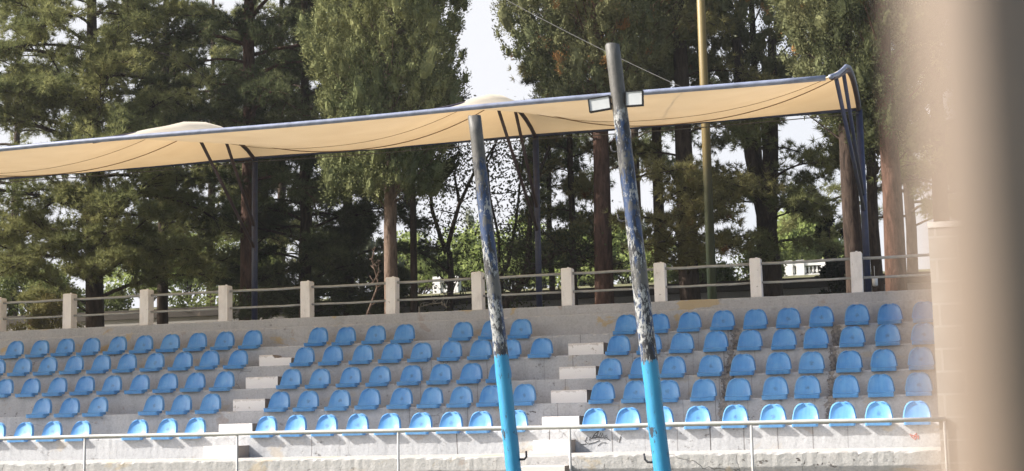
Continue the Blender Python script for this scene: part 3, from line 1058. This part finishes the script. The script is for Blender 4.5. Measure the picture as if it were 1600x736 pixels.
def balustrade(u0, u1, vtop, vbot, Y, n, label, posts=()):
    a, b = at(u0, vbot, Y), at(u1, vbot, Y)
    zt, zb = at((u0 + u1) / 2, vtop, Y).z, at((u0 + u1) / 2, vbot, Y).z
    root = tag(empty('balustrade', ((a.x + b.x) / 2, Y, zb)), label, 'balustrade', 'white balustrades beyond the boundary wall')
    O = Vector(root.location)
    L = b.x - a.x; H = zt - zb
    m = MB(O); m.box(a.x, b.x, Y - 0.1, Y + 0.1, zt - 0.09, zt); m.build('handrail', M['white'], root)
    m = MB(O); m.box(a.x, b.x, Y - 0.1, Y + 0.1, zb - 0.05, zb + 0.09); m.build('base_rail', M['white'], root)
    for i in range(n):
        x = a.x + L * (i + 0.5) / n
        m = MB(O)
        m.tube([(x, Y, zb + 0.13), (x, Y, zb + 0.13 + (H - .27) * .35), (x, Y, zb + 0.13 + (H - .27) * .6), (x, Y, zt - 0.13)], [0.032, 0.048, 0.03, 0.035], 8)
        m.build('baluster', M['white'], root, True)
    for u in posts:
        x = xz(u, (zt + zb) / 2, Y)
        m = MB(O); m.box(x - 0.15, x + 0.15, Y - 0.15, Y + 0.2, zb - 2, zt + 0.12); m.build('pier', M['white'], root)
balustrade(1226, 1292, 411.5, 432, 56, 11, 'white balustrade with piers seen between trunks at the right', (1233, 1251, 1290))
balustrade(684, 712, 437, 455, 52, 5, 'white balustrade behind the small forked tree', (684, 712))

# ------------------------------------------------------------------ trees
def unit(n):
    a = rng.normal(size=(n, 3))
    return a / np.linalg.norm(a, axis=1, keepdims=True)

def needles(cent, dirs, n, length, width, bias=0.7):
    """tufts of thin triangles round each centre"""
    k = len(cent)
    d = unit(k * n) + np.repeat(dirs, n, axis=0) * bias
    d /= np.linalg.norm(d, axis=1, keepdims=True)
    p = unit(k * n)
    s = np.cross(d, p)
    s /= np.linalg.norm(s, axis=1, keepdims=True) + 1e-9
    ln = length * rng.uniform(0.6, 1.15, size=(k * n, 1))
    c = np.repeat(cent, n, axis=0) + d * 0.01
    t = np.empty((k * n, 3, 3))
    t[:, 0] = c - s * width / 2
    t[:, 1] = c + s * width / 2
    t[:, 2] = c + d * ln
    return t.reshape(-1, 3)

def leaves(cent, dirs, ln, wd):
    """one kite-shaped leaf or spray per centre (two triangles as a quad)"""
    k = len(cent)
    p = unit(k)
    s = np.cross(dirs, p); s /= np.linalg.norm(s, axis=1, keepdims=True) + 1e-9
    L = ln * rng.uniform(0.65, 1.25, size=(k, 1)); W = wd * rng.uniform(0.7, 1.2, size=(k, 1))
    q = np.empty((k, 4, 3))
    q[:, 0] = cent
    q[:, 1] = cent + dirs * L * 0.5 + s * W / 2
    q[:, 2] = cent + dirs * L
    q[:, 3] = cent + dirs * L * 0.5 - s * W / 2
    return q.reshape(-1, 3)

def tri_obj(name, arr, k, mat, parent, org):
    arr = arr - np.array(org)
    return obj(name, arr, np.arange(len(arr)).reshape(-1, k), mat, parent)

def bough(p0, az, L, rise, droop, n=7):
    pts = []
    d = Vector((cos(az), sin(az), 0))
    wob = random.uniform(-0.25, 0.25)
    for i in range(n):
        t = i / (n - 1)
        pts.append(Vector(p0) + d * (L * t) + Vector((-sin(az), cos(az), 0)) * (wob * L * t * t * 0.5) + Vector((0, 0, L * (rise * t - droop * t * t))))
    return pts

def pine(label, x, y, height, r, crown0, spread, n_boughs, mat, barkm, base=UP, lean=(0, 0), dens=1.0, group='pines behind the stand', extra=(), nl=0.15, sub=15, flat=0.5, forks=(), front=0.0):
    root = tag(empty('pine_tree', (x, y, base)), label, 'tree', group)
    O = (x, y, base)
    m = MB(O)
    tp = []
    n = 12
    for i in range(n + 1):
        t = i / n
        tp.append(Vector((x + lean[0] * t * height + random.uniform(-.03, .03) * (i > 0), y + lean[1] * t * height, base - 0.1 + t * height)))
    m.tube(tp, [r * (1.12 if i == 0 else 1) * (1 - 0.72 * (i / n) ** 1.2) for i in range(n + 1)], 12)
    def trunk_at(z):
        t = max(0, min(1, (z - base) / height))
        k = min(int(t * n), n - 1)
        return tp[k].lerp(tp[k + 1], t * n - k)
    cents, dirs = [], []
    specs = []
    for q in range(n_boughs):
        t = (q + random.random()) / n_boughs
        z = crown0 + (base + height - 0.4 - crown0) * t
        az = q * 2.399 + random.uniform(-.5, .5)
        if random.random() < front:
            az = -pi / 2 + random.uniform(-1.1, 1.1)
        env = spread * (1.0 - 0.75 * max(0, (t - 0.45) / 0.55) ** 1.4) * random.uniform(0.6, 1.1)
        specs.append((trunk_at(z), az, env, random.uniform(0.15, 0.5), random.uniform(0.2, 0.6)))
    for (tx, ty, tz, z0) in extra:                 # boughs that reach a chosen place
        p0 = trunk_at(z0)
        d = Vector((tx, ty, tz)) - p0
        L = math.hypot(d.x, d.y)
        dr = random.uniform(0.25, 0.45)
        specs.append((p0, math.atan2(d.y, d.x), L, d.z / L + dr, dr))
    for (tx, ty, tz, z0, rr) in forks:
        p0 = trunk_at(z0)
        e = Vector((tx, ty, tz))
        mid = p0.lerp(e, 0.45) + Vector(((e.x - p0.x) * 0.15, 0, -0.1))
        m.tube([p0, mid, e], [rr, rr * 0.8, rr * 0.55], 9)
    for p0, az, L, rise, droop in specs:
        pts = bough(p0, az, L, rise, droop)
        r0 = max(0.018, 0.016 * L)
        m.tube(pts, [r0 * (1 - 0.8 * i / 6) for i in range(7)], 5, False)
        side = Vector((-sin(az), cos(az), 0))
        for s_ in range(int(sub * dens * (0.6 + 0.22 * L))):
            t = random.uniform(0.25, 1.0)
            k = min(int(t * 6), 5)
            b = pts[k].lerp(pts[k + 1], t * 6 - k)
            tg_ = (pts[k + 1] - pts[k]).normalized()
            sd_ = random.choice((-1, 1))
            dd = (tg_ * random.uniform(0.3, 1.0) + side * sd_ * random.uniform(0.2, 1.0) + Vector((0, 0, random.uniform(-0.25, flat)))).normalized()
            ll = random.uniform(0.35, 0.85) * (0.55 + 0.2 * L) * (1.15 - 0.5 * t)
            e = b + dd * ll + Vector((0, 0, -0.08 * ll))
            m.tube([b, b.lerp(e, .5) + Vector((0, 0, .03)), e], [0.012, 0.009, 0.004], 3, False)
            for q in range(9):
                tt = random.uniform(0.3, 1.0)
                c = b.lerp(e, tt)
                j = Vector((random.gauss(0, .09), random.gauss(0, .09), random.gauss(0.02, .06)))
                cents.append(c + j)
                dirs.append((dd * 0.8 + j.normalized() * 0.7 + Vector((0, 0, 0.35))))
    m.build('trunk', barkm, root, True)
    if cents:
        arr = needles(np.array([tuple(c) for c in cents]), np.array([tuple(d) for d in dirs]), 21, nl, 0.017)
        tri_obj('crown', arr, 3, mat, root, O)
    return root

import bmesh
_b = bmesh.new(); bmesh.ops.create_icosphere(_b, subdivisions=2, radius=1.0)
_b.verts.ensure_lookup_table()
ICO_V = np.array([tuple(v_.co) for v_ in _b.verts]); ICO_F = np.array([[v_.index for v_ in f_.verts] for f_ in _b.faces])
_b.free()

def cypress(label, x, y, height, r, crown0, rad, mat, barkm, base=UP, n_cl=300, per=150, group='cypresses behind the stand', skew=0.0, ln=0.058, wd=0.026, clr=0.19, top=None, lop=None, dl=1.0):
    root = tag(empty('cypress_tree', (x, y, base)), label, 'tree', group)
    O = (x, y, base)
    m = MB(O)
    n = 10
    m.tube([(x + random.uniform(-.02, .02), y, base - 0.1 + height * i / n) for i in range(n + 1)], [r * (1 - 0.75 * i / n) for i in range(n + 1)], 12)
    C, Dv, H = [], [], []
    zt = min(base + height, 1.6 + 0.30 * y + 0.9) if top is None else top
    pts = []
    tries = 0
    while len(pts) < n_cl * dl and tries < n_cl * 30:
        tries += 1
        z = crown0 + (zt - crown0) * random.random()
        t = (z - crown0) / (base + height - crown0)
        az = random.uniform(0, 2 * pi)
        R_ = rad * min(1.0, 0.62 + 1.6 * t) * (1 - max(0, t - 0.35) / 0.65 * 0.85)
        R_ *= 1.0 + 0.17 * sin(az * 4 + z * 1.9) + 0.10 * sin(z * 4.3 + az * 3)
        if lop:
            R_ *= 1 - lop * cos(az)
        inner = random.random() < 0.18
        rr = R_ * (random.uniform(0.35, 0.75) if inner else random.uniform(0.78, 1.1))
        c = Vector((x + cos(az) * rr, y + sin(az) * rr, z))
        if sin(az) > 0.75 and not inner and random.random() < 0.5:
            continue
        cr = clr * (0.4 + 1.35 * random.random() ** 1.7)
        ok = True
        for pc, pr in pts:
            dx, dy, dz = pc.x - c.x, pc.y - c.y, (pc.z - c.z) / 1.6
            if dx * dx + dy * dy + dz * dz < (0.74 * (pr + cr)) ** 2:
                ok = False
                break
        if not ok:
            continue
        pts.append((c, cr))
        if len(pts) % 8 == 0:
            m.tube([(x, y, max(base + 0.5, c.z - 0.9 * rr)), c], [0.022, 0.008], 4, False)
        up = (Vector((cos(az) * 0.42, sin(az) * 0.42, 1.0)) + Vector((random.gauss(0, .18), random.gauss(0, .18), 0))).normalized()
        B_ = np.array(up.to_track_quat('Z', 'Y').to_matrix()) @ np.diag([cr * random.uniform(.75, 1.1), cr * random.uniform(.75, 1.1), cr * random.uniform(1.2, 2.1)])
        hv = ICO_V * rng.uniform(0.35, 0.75, size=(len(ICO_V), 1))
        H.append(((hv @ B_.T) + np.array(c))[ICO_F].reshape(-1, 3))
        k = int(per * 2.0 * (cr / clr) ** 1.8)
        o_ = unit(k)
        off = (o_ * rng.uniform(0.5, 1.15, size=(k, 1))) @ B_.T
        d = off / (np.linalg.norm(off, axis=1, keepdims=True) + 1e-6) * 0.8 + np.array(up) * 0.6 + unit(k) * 0.5
        d /= np.linalg.norm(d, axis=1, keepdims=True)
        C.append(np.array(c) + off); Dv.append(d)
    m.build('trunk', barkm, root, True)
    arr = leaves(np.concatenate(C), np.concatenate(Dv), ln, wd)
    hh = np.concatenate(H).reshape(-1, 3, 3)
    hh = np.concatenate([hh, hh[:, 2:3]], axis=1)
    hh[:, 3] = (hh[:, 2] + hh[:, 0]) / 2
    tri_obj('crown', np.concatenate([arr, hh.reshape(-1, 3)]), 4, mat, root, O)
    return root

def bush(label, x, y, z, rx, rz, n, mat, name='bush', group=None, ln=0.09, wd=0.06, clumps=14, cat='bush'):
    root = tag(empty(name, (x, y, z)), label, cat, group)
    O = (x, y, z)
    m = MB(O)
    P, Dn = [], []
    for c in range(clumps):
        az = random.uniform(0, 2 * pi); rr = rx * math.sqrt(random.random()) * 0.85
        cz = z + rz * random.uniform(0.25, 0.95) * (1 - 0.45 * (rr / rx) ** 2)
        cc = np.array([x + cos(az) * rr, y + sin(az) * rr * 0.8, cz])
        m.tube([(x + random.uniform(-.1, .1), y, z - 0.1), ((x + cc[0]) / 2 + random.uniform(-.1, .1), y, (z + cz) / 2), tuple(cc)], [0.03, 0.02, 0.008], 4, False)
        k = n // clumps
        cr = rx * random.uniform(0.22, 0.4)
        off = unit(k) * (rng.random((k, 1)) ** 0.45) * np.array([cr, cr, cr * 0.8])
        P.append(cc + off)
        d = unit(k) + np.array([0, 0, 0.4]); d /= np.linalg.norm(d, axis=1, keepdims=True)
        Dn.append(d)
    m.build('stem', M['bark_dark'], root, True)
    tri_obj('foliage', leaves(np.concatenate(P), np.concatenate(Dn), ln, wd), 4, mat, root, O)
    return root

def limb_tree(label, paths, Y, mat, n_leaf=0, leafm=None, name='bare_tree', group=None, sp=0.5, cat='tree', tw=1.0):
    """a tree drawn by its limbs: paths of ((u, v) ... , radius)"""
    b0 = at(*paths[0][0][0], Y)
    root = tag(empty(name, (b0.x, Y, UP)), label, cat, group)
    O = (b0.x, Y, UP)
    m = MB(O)
    tips = []
    for pi_, (pts, r0, r1) in enumerate(paths):
        P = []
        for i, (u, v) in enumerate(pts):
            p = at(u, v, Y)
            p.y += (0.0 if i == 0 else 0.25 * sin(pi_ * 2.1 + i))
            P.append(p)
        if pi_ == 0:
            P.insert(0, Vector((P[0].x, P[0].y, UP - 0.1)))
        k = len(P)
        m.tube(P, [r0 + (r1 - r0) * i / (k - 1) for i in range(k)], 8)
        # side twigs
        for i in range(1, k):
            for q in range(5):
                a = P[i - 1].lerp(P[i], random.random())
                d = Vector((random.gauss(0, .6), random.gauss(0, .6), random.gauss(.35, .4)))
                e = a + d * random.uniform(0.4, 1.0) * tw
                m.tube([a, a.lerp(e, .5) + Vector((random.gauss(0, .05), 0, random.gauss(0, .05))), e], [r1 * .6 + .004, .008, .004], 4, False)
                tips += [a.lerp(e, t) for t in (0.4, 0.7, 1.0)]
    m.build('trunk', mat, root, True)
    if n_leaf and tips:
        c = np.array([tuple(tips[i]) for i in rng.integers(0, len(tips), n_leaf)]) + rng.normal(size=(n_leaf, 3)) * sp * 0.4
        tri_obj('crown', leaves(c, unit(n_leaf), 0.085, 0.05), 4, leafm, root, O)
    return root

def X(u, Y, v=470):
    return at(u, v, Y).x
def P3(u, v, Y, z0):
    p = at(u, v, Y)
    return (p.x, p.y, p.z, z0)

# left pines
pine('big spreading pine with sunlit yellowish boughs at the far left', X(152, 28), 28, 11, 0.21, 5.2, 3.6, 46, M['pine'], M['bark_dark'], lean=(-0.03, 0), dens=1.25, front=0.4,
     extra=[P3(30, 330, 26.6, 5.0), P3(130, 300, 26.2, 5.4), P3(230, 270, 26.4, 5.6), P3(90, 380, 26.4, 4.6), P3(10, 420, 27, 4.4), P3(60, 465, 26.5, 4.2), P3(240, 330, 27, 5), P3(330, 430, 27.5, 4.6), P3(280, 390, 27.2, 5), P3(110, 200, 26.3, 6.5), P3(180, 190, 26.2, 6.6), P3(140, 230, 26, 6.2), P3(150, 360, 26, 5.2), P3(190, 400, 26.2, 4.9), P3(130, 420, 26.2, 4.7), P3(170, 120, 26.3, 7.4), P3(120, 60, 26.2, 8.0), P3(200, 40, 26.2, 8.2), P3(60, 140, 26.4, 7.2), P3(250, 150, 26.6, 7.2), P3(40, 30, 26.6, 8.2)])
pine('leafy pine reaching in from the left edge', X(-90, 29), 29, 11.5, 0.2, 5.0, 3.4, 44, M['pine'], M['bark_dark'], dens=1.1, front=0.3)
pine('dark pine behind the spreading pine', X(255, 32.5), 32.5, 12, 0.15, 5.5, 3.0, 44, M['pine'], M['bark_dark'], dens=1.1, front=0.45)
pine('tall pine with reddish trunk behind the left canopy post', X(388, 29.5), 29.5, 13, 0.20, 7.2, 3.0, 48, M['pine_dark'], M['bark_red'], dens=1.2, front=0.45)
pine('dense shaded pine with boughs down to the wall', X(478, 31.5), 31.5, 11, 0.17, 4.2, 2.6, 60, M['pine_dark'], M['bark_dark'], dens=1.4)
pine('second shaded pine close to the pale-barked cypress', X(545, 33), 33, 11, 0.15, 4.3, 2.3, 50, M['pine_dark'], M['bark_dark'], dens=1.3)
# cypress in the middle left
cypress('broad grey-green cypress with a pale bare lower trunk', X(612, 27), 27, 13, 0.15, at(600, 300, 27).z, 1.32, M['cypress'], M['bark_grey'], n_cl=760, per=130, lop=0.05)
cypress('slim dark cypress just right of the broad one', X(648, 30), 30, 12.5, 0.09, at(650, 290, 30).z, 1.0, M['leaf_small'], M['bark_dark'], n_cl=150, per=140)
# reddish tree
cypress('tall cypress with reddish trunk and browning foliage', X(945, 30), 30, 14, 0.225, at(900, 150, 29).z, 1.8, M['cypress_dry'], M['bark_red'], n_cl=560, per=130, clr=0.19)
cypress('cypress crown with dry tufts between reddish trunk and mast', X(1035, 32), 32, 14, 0.15, at(1040, 130, 32).z, 1.5, M['cypress_dry'], M['bark_dark'], n_cl=260, per=140, clr=0.22)
# right pines
pine('sparse olive pine with drying needles left of the mast', X(1078, 31), 31, 12, 0.24, 5.6, 2.2, 22, M['pine_olive'], M['bark_dark'], dens=0.9,
     extra=[P3(1040, 300, 27.6, 5.9), P3(1115, 345, 28.0, 5.3), P3(1050, 380, 27.6, 5.0), P3(1140, 390, 28.3, 5.0), P3(1015, 340, 27.8, 5.4), P3(1030, 270, 27.6, 6.2), P3(1085, 310, 27.8, 5.8), P3(1060, 410, 28.0, 4.8)])
pine('forked pine with two dark stems right of the mast', X(1208, 32), 32, 6.0, 0.23, 5.2, 2.4, 12, M['pine'], M['bark_dark'], dens=0.8,
     forks=[(X(1150, 32, 60), 32, at(1150, 60, 32).z, at(1200, 375, 32).z, 0.19), (X(1207, 32, 100), 32.1, at(1207, 60, 32).z, at(1208, 350, 32).z, 0.17)],
     extra=[P3(1160, 375, 31, 5.2), P3(1180, 400, 31, 5.0), P3(1290, 270, 31.5, 6.2), P3(1300, 330, 31.5, 6.0), P3(1250, 310, 31, 6.2), P3(1140, 300, 31.5, 6.2)])
cypress('cypress with sunlit yellow-green clumps above the forked pine', X(1195, 33), 33, 14, 0.12, at(1195, 130, 33).z, 1.75, M['cypress_dry'], M['bark_dark'], n_cl=230, per=150)
cypress('thick brown-trunked cypress beside the canopy end post', X(1337, 27), 27, 13, 0.185, at(1330, 185, 27).z, 1.05, M['cypress_dry'], M['bark_brown'], n_cl=210, per=160)
cypress('cypress with reddish trunk half hidden by the blurred bar', X(1402, 26.5), 26.5, 13, 0.20, at(1400, 230, 26.5).z, 1.2, M['leaf_small'], M['bark_red'], n_cl=180, per=150)
cypress('dark slim trunked cypress between end post and reddish trunk', X(1372, 31), 31, 13, 0.13, at(1400, 260, 31).z, 1.1, M['leaf_small'], M['bark_dark'], n_cl=150, per=140)
pine('pine spreading behind the blurred bar', X(1480, 31), 31, 12, 0.18, 6.0, 2.8, 30, M['pine'], M['bark_dark'])
bush('black-green columnar shrub left of the thick trunk', X(1308, 32.5), 32.5, UP, 0.42, 3.4, 9000, M['leaf_black'], 'columnar_shrub', None, 0.10, 0.06, 26, 'shrub')
# trees with open crowns in the middle
limb_tree('small dark forked tree with thin twigs in the middle', [
    ([(703, 470), (700, 430), (697, 392)], 0.085, 0.07),
    ([(697, 394), (688, 370), (680, 330), (676, 280), (690, 245), (696, 220)], 0.06, 0.02),
    ([(698, 392), (710, 365), (718, 320), (735, 270), (755, 245), (772, 225)], 0.06, 0.02),
    ([(718, 320), (705, 270), (712, 245), (716, 222)], 0.035, 0.012)], 31.5, M['bark_dark'], 2600, M['leaf_small'], 'deciduous_tree', 'open-crowned trees in the middle', 0.8)
limb_tree('leaning dark tree whose long branch bends behind the canopy post', [
    ([(783, 488), (800, 455), (818, 432), (826, 400), (831, 360), (838, 300), (860, 230)], 0.13, 0.03),
    ([(818, 432), (845, 415), (870, 398), (888, 392), (905, 397), (920, 385), (935, 372)], 0.08, 0.02),
    ([(905, 397), (915, 405), (935, 420)], 0.025, 0.01)], 30.5, M['bark_dark'], 3200, M['leaf_small'], 'deciduous_tree', 'open-crowned trees in the middle', 0.8)
limb_tree('thin curved tree seen right beside the shorter leaning pole', [
    ([(783, 430), (790, 412), (795, 380), (806, 345), (815, 300), (822, 250)], 0.06, 0.02),
    ([(780, 410), (779, 370), (770, 310), (766, 260), (780, 215)], 0.04, 0.015)], 32.0, M['bark_dark'], 2200, M['leaf_small'], 'deciduous_tree', 'open-crowned trees in the middle', 0.8)
pine('thin brownish pine between the canopy post and reddish trunk', X(897, 32), 32, 12, 0.09, at(890, 400, 32).z, 1.15, 34, M['pine_olive'], M['bark_dark'], dens=1.0)
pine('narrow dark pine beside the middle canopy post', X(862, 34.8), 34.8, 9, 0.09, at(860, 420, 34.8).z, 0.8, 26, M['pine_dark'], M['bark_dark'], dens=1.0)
# saplings and dead wood
limb_tree('pale thin dead sapling leaning behind the railing', [
    ([(574, 490), (582, 450), (584, 440), (580, 405), (592, 388)], 0.022, 0.012), ([(583, 442), (592, 425), (597, 408)], 0.014, 0.006)], 26.5, M['bark_grey'], 0, None, 'sapling', tw=0.16)
limb_tree('pale curved fallen branch lying by the wall', [([(655, 480), (668, 474), (685, 472), (697, 480)], 0.02, 0.012)], 29, M['bark_pale'], 0, None, 'fallen_branch', None, 0.5, 'branch', 0.25)

# far cypresses and bushes
for u, vt, wd, Y, lab in ((737, 338, 0.75, 64, 'hazy far cypress right of the forked tree'),
                          (808, 362, 0.8, 66, 'small pointed far cypress left of the canopy post'),
                          (1233, 366, 0.55, 70, 'narrow leftmost far cypress above the bright bushes'), (1262, 325, 1.25, 62, 'widest far cypress above the bright bushes'),
                          (1287, 345, 0.9, 66, 'rightmost far cypress above the bright bushes'), (1003, 330, 1.1, 64, 'far cypress behind the right leaning pole'),
                          (565, 330, 1.2, 48, 'far cypress hidden behind the shaded pines')):
    top = at(u, vt, Y).z
    b = 5.0
    cypress(lab, X(u, Y, 420), Y, top - b, 0.15, b + 0.5, wd, M['cypress_far'], M['bark_dark'], base=b, n_cl=90, per=40, group='far cypresses', ln=0.13, wd=0.07, clr=0.26)
for u, v, r_, h, Y, lab in ((655, 466, 2.0, 2.7, 54, 'bright green bush behind the slim cypress trunk'), (692, 466, 1.7, 2.3, 55.5, 'bright green bush left of the forked tree'),
                         (728, 466, 1.8, 2.6, 54, 'bright green bush right of the forked tree'),
                         (800, 462, 2.2, 3.3, 54, 'tall bright green bush between pole and canopy post'), (858, 460, 1.9, 2.5, 55, 'bright green bush right of the middle canopy post'),
                         (893, 458, 1.9, 2.4, 54, 'bright green bush behind the bending branch'), (925, 456, 1.8, 2.3, 55.5, 'bright green bush left of the reddish trunk'),
                         (235, 474, 2.4, 3.6, 53, 'bright green bush at left between two railing posts'), (297, 472, 2.3, 3.0, 52, 'bright green bush beside the left trunk shade'),
                         (984, 456, 2.0, 2.7, 54, 'bright green bush just left of the taller pole'),
                         (1226, 438, 1.6, 2.7, 58.5, 'leftmost fresh green bush above the white balustrade'), (1255, 438, 1.8, 3.0, 59.2, 'middle fresh green bush above the white balustrade'), (1284, 438, 1.5, 2.8, 58.2, 'rightmost fresh green bush above the white balustrade')):
    p = at(u, v, Y)
    bush(lab, p.x, Y, p.z, r_, h, 6500, M['leaf_bright'], 'bush', 'bright green bushes beyond the wall', 0.14, 0.10, 18)
for i, (u, v, r_, h, Y, lab) in enumerate(((20, 492, 1.7, 2.3, 36.5, 'green shrub behind the wall at the far left'), (118, 488, 1.6, 2.0, 36.2, 'green shrub behind the wall left of the big trunk'),
                         (345, 478, 1.8, 2.4, 36.4, 'green shrub behind the wall near the left canopy post'),
                         (425, 474, 1.6, 2.2, 36.6, 'green shrub behind the wall right of the left canopy post'), (1165, 442, 1.3, 1.7, 37, 'green shrub behind the wall below the forked pine'),
                         (1085, 446, 1.0, 1.3, 36.6, 'green shrub behind the wall left of the mast'))):
    p = at(u, v, Y)
    bush(lab, p.x, Y, p.z - 0.6, r_, h, 6500, M['leaf_mid'], 'shrub', 'green shrubs behind the wall', 0.10, 0.06, 18, 'shrub')
p = at(72, 506, 26.0)
bush('yellow-green shrub in the railing gap at the far left', p.x, 26.0, p.z - 0.45, 0.75, 1.0, 4200, M['pine_olive'], 'shrub', None, 0.09, 0.03, 14, 'shrub')
# more trees filling in behind, beyond the boundary wall
for i, (u, Y, h, c0, sp_, lab) in enumerate(((20, 40, 12, 6.5, 3.6, 'pine beyond the wall at the far left'), (330, 41, 12, 7.2, 3.4, 'pine beyond the wall behind the tall reddish pine'),
        (440, 40, 13, 6, 3.0, 'pine beyond the wall behind the shaded pine'), 
        (1000, 41, 13, 8.6, 3.0, 'pine beyond the wall between the reddish trunk and mast'), 
 (1430, 40, 12, 6.5, 3.2, 'pine beyond the wall at the right edge'))):
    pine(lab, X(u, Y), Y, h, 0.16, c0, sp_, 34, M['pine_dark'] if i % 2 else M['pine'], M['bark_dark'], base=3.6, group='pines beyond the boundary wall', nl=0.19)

# small white container under the top rail
p = at(1367, 440, 24.0)
m = MB(p)
m.tube([(p.x, p.y, p.z - 0.075), (p.x, p.y, p.z - 0.06), (p.x, p.y, p.z + 0.06), (p.x, p.y, p.z + 0.07)], [0.025, 0.042, 0.045, 0.03], 12)
m.tube([(p.x, p.y, p.z + 0.06), (p.x, p.y, p.z + 0.25)], 0.004, 5)
o = m.build('container', M['white'], None, True, p)
tag(o, 'small white container hanging behind the rail by the end post', 'container')

sc.cycles.max_bounces = 6
sc.cycles.diffuse_bounces = 3
sc.cycles.transmission_bounces = 4
sc.cycles.use_denoising = True
print('faces', sum(len(o.data.polygons) for o in sc.objects if o.type == 'MESH'))

# light air between the camera and the trees
m = MB((0, 0, 0))
m.box(-420, 420, -420, 920, -1.5, 22)
hm = bpy.data.materials.new('haze_air')
hm.use_nodes = True
hn = hm.node_tree
hn.nodes.remove(hn.nodes['Principled BSDF'])
pv = hn.nodes.new('ShaderNodeVolumePrincipled')
pv.inputs['Density'].default_value = 0.0005
pv.inputs['Color'].default_value = (0.9, 0.92, 0.95, 1)
hn.links.new(pv.outputs[0], hn.nodes['Material Output'].inputs['Volume'])
o = m.build('haze', hm)
o['kind'] = 'stuff'
